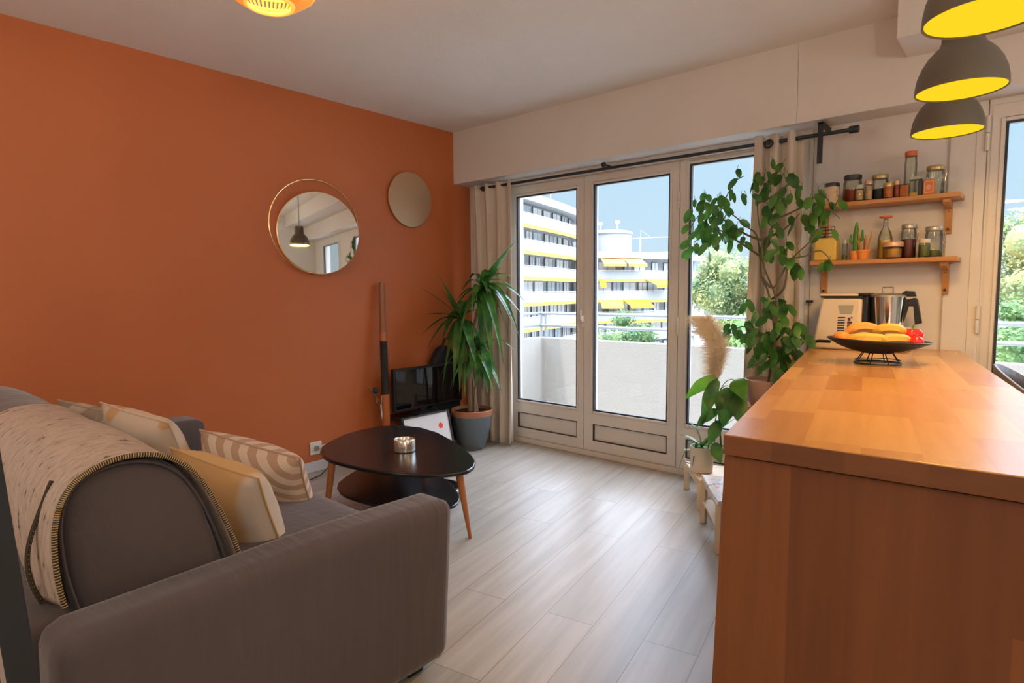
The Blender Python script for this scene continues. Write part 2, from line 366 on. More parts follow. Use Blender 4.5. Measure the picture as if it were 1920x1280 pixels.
def curtain(x0, x1, bx0, bx1, folds, z0, z1, par, seed, amp=.035, y=3.5):
    rnd = random.Random(seed); ph = [rnd.uniform(0, 6) for _ in range(4)]
    def fn(u, v):
        z = z0+(z1-z0)*v
        a, b = bx0+(x0-bx0)*v, bx1+(x1-bx1)*v
        w_ = sin(u*folds*2*pi+ph[0])+.35*sin(u*folds*4.3*pi+ph[1]+v*1.5)
        A = amp*(.75+.25*sin(v*3+ph[2]))
        return V((a+(b-a)*u+.006*sin(u*folds*4*pi+v*2), y+A*w_-.0*v, z+.006*sin(u*folds*2*pi)))
    return MB().grid(fn, 110, 26).build('panel', M['curtain'], par, solid=.003, weld=False, angle=180)
t = thing('curtain', 'cream curtain gathered left of the glazed doors beside the terracotta wall', 'curtain', (.4, 3.5, 0), 'cream curtains at the glazed doors')
curtain(.165, .59, .245, .595, 3.5, .02, 2.055, t, 3)
t = thing('curtain', 'cream curtain gathered right of the glazed doors behind the tall climbing plant', 'curtain', (2.55, 3.5, 0), 'cream curtains at the glazed doors')
curtain(2.41, 2.665, 2.36, 2.665, 3, .02, 2.055, t, 9)
m = MB()
c = V((2.505, 3.452, 2.0))
m.tube([c+V((.021*cos(a), -.004+.006*sin(a), .021*sin(a))) for a in frange(0, 2*pi, 20)], .006, 8, cap=False); m.build('grommet', M['black'], t)
t = thing('blind_cord', 'thin dark pull cord with black toggle hanging right of the curtain', 'cord', (2.655, 3.62, .75))
MB().tube([(2.69, 3.62, 2.06), (2.69, 3.62, 1.15), (2.692, 3.62, .72)], .0013, 6).build('cord', M['black'], t)
MB().box(2.675, 2.71, 3.61, 3.63, 1.135, 1.15).build('toggle', M['black'], t, bevel=.002)

# ------------------------------------------------------------------ exterior: balcony
BY = 5.0
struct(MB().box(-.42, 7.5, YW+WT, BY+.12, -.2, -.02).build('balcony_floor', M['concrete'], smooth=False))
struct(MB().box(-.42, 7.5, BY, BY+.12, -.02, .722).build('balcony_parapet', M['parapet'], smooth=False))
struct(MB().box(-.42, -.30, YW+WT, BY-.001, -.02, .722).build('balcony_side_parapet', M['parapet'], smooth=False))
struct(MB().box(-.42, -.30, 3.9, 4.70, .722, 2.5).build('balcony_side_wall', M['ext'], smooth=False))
t = thing('balcony_railing', 'grey metal tube railing on top of the cream balcony parapet', 'railing', (2, BY, .722))
for z, r_ in ((.978, .016), (.850, .016)):
    MB().tube([(-.36, 4.72, z), (-.36, BY+.06, z), (7.4, BY+.06, z)], r_, 10).build('rail', M['rail'], t)
for x in (-.36, -.30, 1.22, 1.85, 3.1, 4.6, 6.0):
    MB().tube([(x, BY+.06, .72), (x, BY+.06, .978)], .014, 10).build('post', M['rail'], t)

# ------------------------------------------------------------------ exterior: buildings, trees
fh = V((-sin(YAW), cos(YAW), 0)); rh = V((cos(YAW), sin(YAW), 0))
def LD(lat, dep): return V((CX, 0, 0))+rh*lat+fh*dep
def spline(pts, n):
    out = []
    for i in range(len(pts)-1):
        p0 = pts[max(i-1, 0)]; p1 = pts[i]; p2 = pts[i+1]; p3 = pts[min(i+2, len(pts)-1)]
        for k in range(n):
            s_ = k/n
            out.append(.5*((2*p1)+(p2-p0)*s_+(2*p0-5*p1+4*p2-p3)*s_*s_+(3*p1-p0-3*p2+p3)*s_**3))
    return out+[pts[-1]]
def offset(path, d):
    res = []
    for i, p in enumerate(path):
        t_ = (path[min(i+1, len(path)-1)]-path[max(i-1, 0)]).normalized(); n_ = V((t_.y, -t_.x, 0))
        if n_.dot(V((CX, 0, 0))-V((p.x, p.y, 0))) < 0: n_ = -n_
        res.append(p+n_*d)
    return res
def strip(mb, a, b, z0, z1, zb0=None):
    for i in range(len(a)-1):
        p = [a[i], a[i+1], b[i+1], b[i]]
        lo = [V((q.x, q.y, z0)) for q in p[:2]]+[V((q.x, q.y, z0 if zb0 is None else zb0)) for q in p[2:]]
        hi = [V((q.x, q.y, z1)) for q in p]
        mb.add(lo+hi, [(3, 2, 1, 0), (4, 5, 6, 7), (0, 1, 5, 4), (1, 2, 6, 5), (2, 3, 7, 6), (3, 0, 4, 7)])
def apartment(name, label, pts, kmin, kmax, seed, ztop, ext_awn=()):
    rnd = random.Random(seed)
    path = spline([LD(*p) for p in pts], 6)
    t = thing(name, label, 'building', (path[len(path)//2].x, path[len(path)//2].y, -14))
    back = offset(path, -1.5); far = offset(path, -10)
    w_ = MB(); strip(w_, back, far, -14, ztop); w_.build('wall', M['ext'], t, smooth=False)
    rl = MB(); strip(rl, offset(path, .25), far, ztop, ztop+.9); rl.build('roof_slab', M['ext'], t, smooth=False)
    L = [0]
    for i in range(len(back)-1): L.append(L[-1]+(back[i+1]-back[i]).length)
    def P(s_, pth):
        s_ = max(0, min(L[-1]-1e-4, s_))
        for i in range(len(L)-1):
            if L[i+1] >= s_:
                f_ = (s_-L[i])/(L[i+1]-L[i]); return pth[i].lerp(pth[i+1], f_)
    front = path
    for k in range(kmin, kmax):
        z = k*2.9
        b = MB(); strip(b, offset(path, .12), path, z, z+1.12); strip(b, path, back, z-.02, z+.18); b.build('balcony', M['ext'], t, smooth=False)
        g = MB(); strip(g, offset(path, .06), offset(path, .03), z+1.2, z+1.26); g.build('balcony_rail', M['extdark'], t, smooth=False)
        if k >= -1:
            aw = MB(); strip(aw, offset(path, .1), offset(path, -.5), z-.42, z-.01, zb0=z-.1); aw.build('awning', M['awning'], t, smooth=False)
        s_ = rnd.uniform(.2, 1)
        while s_ < L[-1]-2:
            wd = rnd.choice([1.2, 1.6, 2.2, 2.6])
            a, c = P(s_, offset(back, .08)), P(s_+wd, offset(back, .08)); d_ = (c-a)
            nrm = V((d_.y, -d_.x, 0)).normalized()
            if nrm.dot(V((CX, 0, 0))-V((a.x, a.y, 0))) < 0: nrm = -nrm
            wb = MB(); a0 = V((a.x, a.y, z+.2)); wb.extr([a0, a0+V((d_.x, d_.y, 0)), a0+V((d_.x, d_.y, 2.3)), a0+V((0, 0, 2.3))], nrm*.06)
            wo = wb.build('window', M['extdark'] if rnd.random() < .65 else M['extglass'], t, smooth=False)
            fb = MB()
            for q in (0, .5, 1):
                p_ = a0+V((d_.x, d_.y, 0))*q
                fb.extr([p_, p_+V((d_.x, d_.y, 0)).normalized()*.1, p_+V((d_.x, d_.y, 0)).normalized()*.1+V((0, 0, 2.3)), p_+V((0, 0, 2.3))], nrm*.1)
            pz_ = a0+V((0, 0, 2.2)); fb.extr([pz_, pz_+V((d_.x, d_.y, 0)), pz_+V((d_.x, d_.y, .1)), pz_+V((0, 0, .1))], nrm*.1)
            fb.build('frame', M['ext'], wo, smooth=False)
            s_ += wd+rnd.choice([.3, .5, .9, 1.4])
    for (px0, px1, k, deep, mm) in ext_awn:
        # pulled-out awnings
        best = None
        def hit(px):
            for i in range(len(path)-1):
                a, b = path[i], path[i+1]
                f0 = lambda p: (p-V((CX, 0, 0))).dot(rh)/(p-V((CX, 0, 0))).dot(fh)*FPX+960
                if f0(a) <= px <= f0(b): return a.lerp(b, (px-f0(a))/(f0(b)-f0(a)))
            return path[-1]
        a, b = hit(px0), hit(px1); nr = V((b.y-a.y, -(b.x-a.x), 0)).normalized()
        if nr.dot(V((CX, 0, 0))-a) < 0: nr = -nr
        z = k*2.9
        q = [V((a.x, a.y, z)), V((b.x, b.y, z)), V((b.x, b.y, z-.9))+nr*deep, V((a.x, a.y, z-.9))+nr*deep]
        m_ = MB(); m_.extr(q, (0, 0, .06)); q2 = [q[3], q[2], q[2]-V((0, 0, .3)), q[3]-V((0, 0, .3))]; m_.extr(q2, nr*.04); m_.build('awning', mm, t, smooth=False)
    return t, path
ab, pth = apartment('apartment_building', 'tall curved white apartment block with yellow awnings seen through the left glazed door', [(-13, 46), (-4.5, 56.5), (1.5, 67), (8.7, 82), (10.8, 92)], -4, 4, 5, 11.3)
m = MB(); strip(m, offset(pth, -2.5), offset(pth, -3), 12.2, 12.5); m.build('parapet', M['ext'], ab, smooth=False)
q = LD(5.2, 80); MB().tube([(q.x, q.y, 11.2), (q.x, q.y, 15.2)], .06, 6).build('aerial', M['extdark'], ab)
cb_, pth2 = apartment('apartment_building', 'lower white apartment block with pulled out yellow awnings behind the middle door', [(8.2, 84.5), (13, 84.2), (18, 86), (24, 90), (30.5, 96)], -4, 2, 12, 5.8,
    ext_awn=[(1125, 1166, 2, 1.5, M['awning']), (1166, 1200, 2, 1.6, M['awning']), (1123, 1134, 1, 1.0, M['awning2']), (1208, 1246, 1, 2.4, M['awning2']), (1168, 1210, 0, 1.9, M['awning2']), (1124, 1165, 0, 1.0, M['awning'])])
q = LD(15.0, 92); MB().lathe([(3.1, 5.5), (3.1, 9.6), (3.3, 9.7), (3.3, 10.0), (2.6, 10.2)], (q.x, q.y, 0), 24).build('roof_turret', M['ext'], cb_)
for dx in (-1.8, 1.2): MB().tube([(q.x+dx, q.y, 10), (q.x+dx, q.y, 11.6)], .09, 6).box(q.x+dx-.3, q.x+dx+.3, q.y-.1, q.y+.1, 11.3, 11.7).build('chimney', M['extdark'], cb_)
q0, q1, q2 = LD(22.5, 102), LD(31, 104), LD(29, 112)
m = MB(); m.add([V((q0.x, q0.y, 6)), V((q1.x, q1.y, 6)), V((q2.x, q2.y, 8.4)), LD(24, 111)+V((0, 0, 8.2)), V((q0.x, q0.y, -14)), V((q1.x, q1.y, -14)), V((q2.x, q2.y, -14)), LD(24, 111)+V((0, 0, -14))], [(0, 1, 2, 3), (4, 5, 1, 0), (5, 6, 2, 1), (6, 7, 3, 2), (7, 4, 0, 3)])
tag(m.build('tiled_roof_house', M['rooftile'], smooth=False), 'red tiled roof rising behind the lower apartment block', 'building')
t = thing('tower_crane', 'small red and white tower crane above the apartment roof', 'crane', LD(22.9, 108)+V((0, 0, -14)))
q = LD(22.9, 108); mr = mat('crane_red', (.4, .08, .06, 1), .6)
MB().box(q.x-.12, q.x+.12, q.y-.12, q.y+.12, -14, 10.4).build('mast', M['ext'], t, smooth=False)
e0, e1 = LD(20.0, 108), LD(29.5, 108)
MB().tube([(e0.x, e0.y, 10.4), (e1.x, e1.y, 10.8)], .08, 6).tube([(q.x, q.y, 10.4), (q.x, q.y, 12), (e1.x*.3+q.x*.7, e1.y*.3+q.y*.7, 10.6)], .05, 6).build('jib', M['ext'], t)
MB().box(e0.x-.4, e0.x+.9, e0.y-.4, e0.y+.9, 9.2, 10.8).build('counterweight', mr, t, smooth=False)
# street level
struct(MB().box(-160, 160, 8, 240, -14.2, -14).build('ground', M['ground'], smooth=False))
def tree(label, px, py, dep, rx, rz, c1, c2, n=5200, seed=1, leaf=.26):
    rnd = random.Random(seed); c = PD(px, py, dep)
    t = thing('tree', label, 'tree', (c.x, c.y, -14), 'trees beyond the balcony')
    lm = leafmat('tree_foliage_%d' % seed, tuple(min(1, q*1.25) for q in c1), tuple(min(1, q*1.25) for q in c2), .7, .35, .55, .36, .64)
    blobs = []
    for i in range(26):
        a, b, r_ = rnd.uniform(0, 2*pi), rnd.uniform(-1, 1), rnd.uniform(.35, .85)
        blobs.append((c+V((rx*r_*cos(a)*math.sqrt(1-b*b), rx*r_*sin(a)*math.sqrt(1-b*b), rz*r_*b)), rnd.uniform(.22, .38)*rx))
    m = MB()
    for (bc, br) in blobs: m.ball(bc, br*.66, 9, 6)
    for i in range(int(n*1.7)):
        bc, br = rnd.choice(blobs); d_ = V((rnd.gauss(0, 1), rnd.gauss(0, 1), rnd.gauss(0, 1))).normalized()
        p = bc+d_*br*rnd.uniform(.62, 1.22); a = (d_+V((rnd.uniform(-.9, .9), rnd.uniform(-.9, .9), rnd.uniform(-.3, 1)))).normalized(); u_ = a.orthogonal().normalized(); w_ = a.cross(u_)
        ang = rnd.uniform(0, 6.28); uu = u_*cos(ang)+w_*sin(ang); ww = a.cross(uu); s_ = leaf*rnd.uniform(.5, 1.1)
        m.add([p-uu*s_*.5, p+ww*s_*.3, p+uu*s_*.5, p-ww*s_*.3], [(0, 1, 2, 3)])
    m.build('crown', lm, t, smooth=False, weld=False)
    MB().tube([(c.x, c.y, -14), (c.x+.2, c.y, c.z-rz*.4), (c.x, c.y, c.z)], [.35, .28, .12], 8).build('trunk', M['stem'], t)
    return t
YG1, YG2 = (.10, .22, .05, 1), (.46, .50, .12, 1)
tree('green tree below the apartment block, behind the middle glazed door', 1172, 662, 44, 2.6, 3.0, (.035, .09, .035, 1), (.15, .22, .08, 1), seed=21, leaf=.26)
tree('sunlit yellow green tree beside the right edge of the third glazed pane', 1378, 560, 38, 3.0, 3.9, (.05, .11, .05, 1), (.30, .30, .11, 1), seed=22, n=7000)
tree('low green tree under the balcony rail in the third glazed pane', 1400, 670, 30, 2.2, 2.2, (.05, .13, .04, 1), (.2, .27, .08, 1), seed=23, n=4000)
tree('tall golden green tree seen through the far right door', 1975, 520, 36, 4.2, 4.6, (.05, .12, .05, 1), (.34, .30, .11, 1), seed=24, n=8000)
tree('dark green tree low in the far right door', 1940, 650, 28, 3.0, 2.4, (.03, .09, .03, 1), (.17, .25, .08, 1), seed=25, n=5000)

# ------------------------------------------------------------------ wall mirrors
t = thing('round_mirror', 'large round wall mirror inside an off-centre thin brass ring', 'mirror', (.03, 2.18, 1.34))
a0, a1 = .35, 2*pi+.35
cy, cz, rr = 2.171, 1.645, .308
m = MB(); m.tube([(.045, cy+(.3245)*cos(a), cz+.304*sin(a)) for a in frange(-.75, 2*pi-.75, 90)], .0048, 8, cap=False); m.build('ring', M['gold'], t)
TILT = radians(9)
mc = V((.055, 2.190, 1.604)); ey = V((sin(TILT), cos(TILT), 0)); ez = V((0, 0, 1)); nn = V((cos(TILT), -sin(TILT), 0)); rm = .2655
def disc(mb, c, r, e1_, e2_, n_, th, k=80, e1s=1.0):
    f_ = [c+e1_*r*e1s*cos(2*pi*i/k)+e2_*r*sin(2*pi*i/k) for i in range(k)]
    mb.extr([p-n_*th for p in f_], n_*th)
disc(m := MB(), mc, rm, ey, ez, nn, .006, e1s=1.04); m.build('mirror_glass', M['mirror'], t, smooth=False)
disc(m := MB(), mc-nn*.0065, rm+.004, ey, ez, nn, .010, e1s=1.04); m.build('backing', M['gold'], t, smooth=False)
MB().tube([(.0, 2.19, 1.62), (.045, 2.19, 1.62)], .02, 12).build('mount', M['black'], t)
t = thing('round_mirror', 'smaller plain bronze tinted round mirror near the window end of the terracotta wall', 'mirror', (.0, 2.99, 1.70))
disc(m := MB(), V((.022, 2.992, 1.912)), .2065, V((0, 1, 0)), ez, V((1, 0, 0)), .008); m.build('glass', M['bronze'], t, bevel=.002)
disc(m := MB(), V((.0135, 2.992, 1.912)), .15, V((0, 1, 0)), ez, V((1, 0, 0)), .0135); m.build('backing', M['black'], t, smooth=False)

# ------------------------------------------------------------------ sofa
def rbox(mb, x0, x1, y0, y1, z0, z1, r=.05, seg=5, puff=0.0, n=8):
    """soft rounded box: superquadric-like subdivided shell"""
    c = V(((x0+x1)/2, (y0+y1)/2, (z0+z1)/2)); h_ = V(((x1-x0)/2, (y1-y0)/2, (z1-z0)/2))
    bm = bmesh.new(); bmesh.ops.create_cube(bm, size=2)
    bmesh.ops.subdivide_edges(bm, edges=bm.edges, cuts=n+seg, use_grid_fill=True)
    vs = []
    for v in bm.verts:
        p = V((v.co.x*h_.x, v.co.y*h_.y, v.co.z*h_.z))
        # redistribute towards edges
        for k in range(3):
            s_ = p[k]/h_[k]; p[k] = (1 if s_ > 0 else -1)*(abs(s_)**.7)*h_[k]
        q = V([max(-(h_[k]-r), min(h_[k]-r, p[k])) for k in range(3)]); d_ = p-q
        if d_.length > 1e-9: p = q+d_.normalized()*min(r, d_.length) if True else p
        if puff:
            a = 1-(abs(p.x)/h_.x)**2; b = 1-(abs(p.y)/h_.y)**2; g = 1-(abs(p.z)/h_.z)**2
            p.z += (1 if p.z > 0 else 0)*puff*max(0, a)*max(0, b); p.x += (p.x/h_.x)*puff*.4*max(0, b)*max(0, g); p.y += (p.y/h_.y)*puff*.4*max(0, a)*max(0, g)
        vs.append(c+p)
    fs = [[v.index for v in f.verts] for f in bm.faces]; bm.free()
    return mb.add(vs, fs)
sofa = thing('sofa', 'grey brown velvet two-seat sofa along the terracotta wall', 'sofa', (1.2, .75, 0))
m = MB(); rbox(m, .30, 2.14, .22, 1.20, .05, .30, .04); m.build('base', M['velvet'], sofa, angle=180)
m = MB(); rbox(m, .30, 2.14, .15, .33, .10, .545, .06); m.build('back_frame', M['velvet'], sofa, angle=180)
# arms: outer side leans out slightly
def arm(xa, xb, lean):
    m = MB(); rbox(m, xa, xb, .235, 1.262, .035, .565, .045, n=12)
    for i, v in enumerate(m.v):
        f_ = (v.z-.035)/.53
        v.x += lean*f_
        v.z += .010*sin((v.y-.25)*3.0)*f_ - .010*f_*(1-(v.y-.23)/1.03)
        wr = noise.noise(V((v.y*9, v.x*3, v.z*4)))*.004*f_; v.x += wr*(1 if lean > 0 else -1); v.z += wr
    return m.build('arm', M['velvet_arm'], sofa, angle=180)
arm(2.125, 2.285, .035); arm(.265, .475, -.01)
for (xa, xb) in ((.475, 1.175), (1.18, 2.13)):
    m = MB(); rbox(m, xa, xb, .34, 1.255, .285, .425, .05, puff=.022, n=12); 
    for v in m.v: v.z += noise.noise(V((v.x*7, v.y*16, 0)))*.006
    m.build('seat_cushion', M['velvet'], sofa, angle=180)
PROF = [(.345, .43), (.322, .52), (.306, .60), (.300, .68), (.306, .745), (.326, .79), (.362, .816), (.418, .828), (.482, .818), (.536, .784), (.575, .728), (.604, .66), (.630, .58), (.648, .50), (.655, .43)]
def prof_at(s_):
    # smooth interpolation along profile
    n = len(PROF)-1; x = s_*n; i = min(int(x), n-1); f_ = x-i
    p0 = V(PROF[max(i-1, 0)]); p1 = V(PROF[i]); p2 = V(PROF[i+1]); p3 = V(PROF[min(i+2, n)])
    return .5*((2*p1)+(p2-p0)*f_+(2*p0-5*p1+4*p2-p3)*f_*f_+(3*p1-p0-3*p2+p3)*f_**3)
def back_cushion(xa, xb, dz=0, lean=0):
    cen = V((.47, .60)); m = MB(); NU, NS = 28, 48
    def ring(x, sc):
        pts = []
        for j in range(NS+1):
            p = prof_at(j/NS); q = cen+(p-cen)*sc; pts.append(V((x, q.x, q.y+dz)))
        return pts
    xs_, sc_ = [], []
    for i in range(NU+1):
        u = i/NU; a = min(u, 1-u)
        x = xa+(xb-xa)*u
        e = min(1, a/.055); s_ = 1-.10*(1-math.sqrt(max(0, 1-(1-e)**2))); s_ *= 1+.03*sin(pi*u)
        xs_.append(x); sc_.append(s_)
    rows = [ring(x, s_) for x, s_ in zip(xs_, sc_)]
    # puffed end caps
    capL = [[V((xa-.012*(1-k/5)*0-.018*math.sqrt(max(0, 1-(k/6)**2)), 0, 0)) for _ in range(1)] for k in range(6)]
    def cap(x, sgn):
        out = []
        for k in (5, 4, 3, 2, 1):
            rr_ = k/6; out.append(ring(x+sgn*.022*(1-rr_**2), .90*rr_))
        return out
    L = list(reversed(cap(xa, -1))); R = cap(xb, 1)
    allr = L+rows+R
    W_ = NS+1; vs = [p for r_ in allr for p in r_]
    fs = []
    for i in range(len(allr)-1):
        for j in range(NS): fs.append((i*W_+j, (i+1)*W_+j, (i+1)*W_+j+1, i*W_+j+1))
        fs.append((i*W_+NS, (i+1)*W_+NS, (i+1)*W_, i*W_))
    fs.append(list(range(W_))); fs.append(list(range((len(allr)-1)*W_, len(allr)*W_))[::-1])
    for v in vs:
        nz_ = noise.noise(v*5)*.006; v.y += nz_; v.z += nz_
    m.add(vs, fs); m.build('back_cushion', M['velvet'], sofa, angle=180)
    # piping on the near end
    pp = MB(); rr2 = ring(xb-.004, .985); pp.tube(rr2, .0035, 6, cap=False); pp.build('piping', M['velvet'], sofa)
back_cushion(1.20, 2.108); back_cushion(.38, 1.19, .01)
for (x, y) in ((2.2, 1.16), (2.2, .3), (.37, 1.16), (.37, .3)): MB().box(x-.03, x+.03, y-.03, y+.03, 0, .06).build('foot', M['black'], sofa, bevel=.004)

# throw over the near back cushion
k = NT('woven_beige_throw'); b = k.b; b.inputs['Roughness'].default_value = .95
uvn = k.n('ShaderNodeUVMap'); mp = k.n('ShaderNodeMapping'); mp.inputs['Scale'].default_value = (60, 20, 1); k.l(uvn.outputs[0], mp.inputs[0])
nz = k.n('ShaderNodeTexNoise', Scale=1.0, Detail=5.0, Distortion=.8); k.l(mp.outputs[0], nz.inputs['Vector'])
rp = k.n('ShaderNodeValToRGB'); e = rp.color_ramp.elements; e[0].position = .31; e[0].color = (.07, .05, .04, 1); e[1].position = .36; e[1].color = (.42, .325, .26, 1)
e2 = rp.color_ramp.elements.new(.62); e2.color = (.55, .43, .35, 1)
k.l(nz.outputs['Fac'], rp.inputs[0]); k.l(rp.outputs[0], b.inputs['Base Color'])
n2 = k.n('ShaderNodeTexNoise', Scale=1.0, Detail=6.0); mp2 = k.n('ShaderNodeMapping'); mp2.inputs['Scale'].default_value = (180, 60, 1); k.l(uvn.outputs[0], mp2.inputs[0]); k.l(mp2.outputs[0], n2.inputs['Vector'])
bp = k.n('ShaderNodeBump', Strength=.6, Distance=.01); k.l(n2.outputs['Fac'], bp.inputs['Height']); k.l(bp.outputs[0], b.inputs['Normal'])
M['throw'] = k.m
cen = V((.47, .60))
def tprof(s_, off):          # s_ 0..1 : back hem -> over the top -> down between cushion and pillows
    if s_ < .0: p = V(PROF[0])
    p = prof_at(.10+s_*.86); q = prof_at(min(1, .10+s_*.86+.01))
    t_ = (q-p); t_ = t_.normalized() if t_.length > 1e-6 else V((0, 1)); n_ = V((-t_.y, t_.x))
    if n_.dot(p-cen) < 0: n_ = -n_
    return p+n_*off
th = thing('throw_blanket', 'beige woven throw with black and gold stitched edge over the near sofa back cushion', 'blanket', (1.6, .45, .55))
def tfn(u, v):
    x = 1.20+(2.128-1.20)*u
    p = tprof(v, .020+.004*sin(u*9+v*5)+.006*sin(u*23)*max(0, .35-v))
    return V((x+.012*sin(v*7)*(u > .9), p.x-.02*max(0, .3-v)*(1+sin(u*30))*1.2, p.y-.03*u*max(0, .15-v)))
MB().grid(tfn, 60, 90).build('cloth', M['throw'], th, solid=.008, weld=False, angle=180)
edge = [tfn(1, v)+V((.004, 0, 0)) for v in frange(0, 1, 80)]
MB().tube(edge, .0055, 6).build('trim', mat('black_gold_trim', (.05, .035, .02, 1), .8), th)
mg = mat('gold_stitch', (.55, .38, .18, 1), .6); m = MB()
for i in range(0, 80):
    for f_ in (.25, .75):
        p = edge[i].lerp(edge[i+1], f_); t_ = (edge[i+1]-edge[i]).normalized(); w_ = t_.cross(V((1, 0, 0)))
        m.tube([p-w_*.005+V((.003, 0, 0)), p+V((.0055, 0, 0)), p+w_*.005+V((.003, 0, 0))], .0012, 4)
m.build('stitching', mg, th)
# folded edge hanging behind the cushion
fe = [tfn(.93-.02*v, v*.30)+V((0, -.012-.010*sin(v*6), 0)) for v in frange(0, 1, 30)]
MB().tube(fe, .0055, 6).build('trim', mat('black_gold_trim_b', (.05, .035, .02, 1), .8), th)
m = MB()
for i in range(30):
    p = fe[i]; m.tube([p+V((-.005, .002, 0)), p+V((0, -.006, 0)), p+V((.005, .002, 0))], .0010, 4)
m.build('stitching', mg, th)

# pillows --------------------------------------------------
def pillow(name, label, c, ex, ey_, w_, h_, th_, m_, seed=0, pipem=None):
    c, ex, ey_ = V(c), V(ex).normalized(), V(ey_).normalized(); ey_ = (ey_-ex*ey_.dot(ex)).normalized(); nn_ = ex.cross(ey_)
    t = thing(name, label, 'cushion', c-V((0, 0, h_/2)), 'cushions on the sofa')
    def pt(u, v, side):
        a = (1-abs(u)**3.2)**.6 if abs(u) < 1 else 0; b_ = (1-abs(v)**3.2)**.6 if abs(v) < 1 else 0
        hh = th_/2*a*b_*(1+.10*noise.noise(V((u*2.5+seed, v*2.5, side))))
        x = u*w_/2*(1-.055*(1-v*v)*abs(u)); y = v*h_/2*(1-.055*(1-u*u)*abs(v))
        return c+ex*x+ey_*y+nn_*hh*side
    m = MB(); m.grid(lambda a, b_: pt(2*a-1, 2*b_-1, 1), 30, 30); m.build('front_face', m_, t, weld=False, angle=180, solid=0)
    m = MB(); m.grid(lambda a, b_: pt(2*a-1, 2*b_-1, -1), 30, 30); m.build('back_face', m_, t, weld=False, angle=180, solid=0)
    loop = [pt(s_, -1, 0) for s_ in frange(-1, 1, 16)]+[pt(1, s_, 0) for s_ in frange(-1, 1, 16)][1:]+[pt(s_, 1, 0) for s_ in frange(1, -1, 16)][1:]+[pt(-1, s_, 0) for s_ in frange(1, -1, 16)][1:]
    MB().tube(loop, .004, 6, cap=False).build('piping', pipem or m_, t)
    return t
def fabric(name, kind, c1, c2, scale=6, thr=.5):
    k = NT(name); b = k.b; b.inputs['Roughness'].default_value = .9; uvn = k.n('ShaderNodeUVMap'); src = uvn.outputs[0]
    rp = k.n('ShaderNodeValToRGB'); rp.color_ramp.interpolation = 'LINEAR'
    rp.color_ramp.elements[0].color = c1; rp.color_ramp.elements[1].color = c2; rp.color_ramp.elements[0].position = thr-.03; rp.color_ramp.elements[1].position = thr+.03
    if kind == 'stripe':
        tx = k.n('ShaderNodeTexWave', Scale=scale, Distortion=1.8, bands_direction='DIAGONAL'); tx.inputs['Detail'].default_value = 0; tx.inputs['Detail Scale'].default_value = .6
    elif kind == 'leaf':
        tx = k.n('ShaderNodeTexVoronoi', Scale=scale); tx.inputs['Randomness'].default_value = 1
    else:
        tx = k.n('ShaderNodeTexNoise', Scale=scale, Detail=2.0)
    if kind == 'half':
        sp = k.n('ShaderNodeSeparateXYZ'); k.l(src, sp.inputs[0]); k.l(sp.outputs[0], rp.inputs[0])
    else:
        k.l(src, tx.inputs['Vector']); k.l(tx.outputs[0], rp.inputs[0])
    k.l(rp.outputs[0], b.inputs['Base Color'])
    n2 = k.n('ShaderNodeTexNoise', Scale=220.0); k.l(src, n2.inputs['Vector']); bp = k.n('ShaderNodeBump', Strength=.3, Distance=.005); k.l(n2.outputs['Fac'], bp.inputs['Height']); k.l(bp.outputs[0], b.inputs['Normal'])
    return k.m
CR = (.66, .50, .38, 1)
pillow('throw_pillow', 'beige pale patterned cushion farthest along the sofa back, by the wall', (.70, .74, .60), (.95, .25, -.05), (-.05, -.42, .9), .38, .34, .15, fabric('beige_block', 'noise', (.34, .27, .2, 1), (.58, .47, .36, 1), 3.5), 1)
pillow('throw_pillow', 'cream cushion with tan leaf shapes behind the woven throw', (1.0, .83, .59), (.95, .25, -.10), (-.05, -.42, .9), .43, .36, .16, fabric('tan_leaf', 'leaf', (.62, .36, .17, 1), (.68, .54, .41, 1), 3.2, .36), 2)
pillow('throw_pillow', 'yellow ochre velvet cushion with a white woven strip, nearest the camera', (1.735, .815, .54), (.95, .28, -.14), (-.05, -.42, .88), .385, .34, .18, fabric('ochre_half', 'half', (.58, .36, .155, 1), (.62, .52, .42, 1), 1, .88), 3)
pillow('throw_pillow', 'beige and white wavy striped cushion between the ochre cushion and the armrest', (1.385, 1.075, .505), (.96, .26, -.10), (-.05, -.36, .90), .54, .29, .18, fabric('wavy_stripe', 'stripe', (.47, .31, .21, 1), (.66, .53, .42, 1), 3.6), 4)

# ------------------------------------------------------------------ coffee table
ZT = .372
OUT = [(600,845),(604,836),(620,826),(645,814),(680,804),(715,798),(755,797),(790,801),(820,810),(848,825),(870,840),(885,853),(892,864),(889,874),(878,881),(862,885),(835,888),(800,889),(760,888),(720,884),(680,877),(645,869),(620,862),(607,855)]
t = thing('coffee_table', 'black rounded triangular coffee table with lower shelf and orange wood legs', 'table', (1.2, 2.0, 0))
op = [PZ(x, y, ZT) for x, y in OUT]; cenT = sum(op, V((0, 0, 0)))/len(op)
MB().prism([(p.x, p.y) for p in op], ZT-.020, ZT).build('tabletop', M['blackwood'], t, bevel=.006, bseg=3)
ZL = .175
lo = [cenT+(p-cenT)*.80 for p in op]
MB().prism([(p.x, p.y) for p in lo], ZL-.016, ZL).build('lower_shelf', M['blackwood'], t, bevel=.005, bseg=3)
fr_ = PZ(882, 1008, 0)
tops = [V((1.60, 1.955, 0)), PZ(623, 868, .35), V((.80, 2.42, 0))]
feet = [fr_, None, None]
for i, tp in enumerate(tops):
    tp = V((tp.x, tp.y, ZT-.02))
    out = (tp-cenT); out.z = 0; out = out.normalized()
    ft = V((fr_.x, fr_.y, 0)) if i == 0 else V((tp.x, tp.y, 0))+out*.05
    MB().tube([tp, tp.lerp(ft, .5), ft], [.019, .015, .009], 14).build('leg', M['legwood'], t)
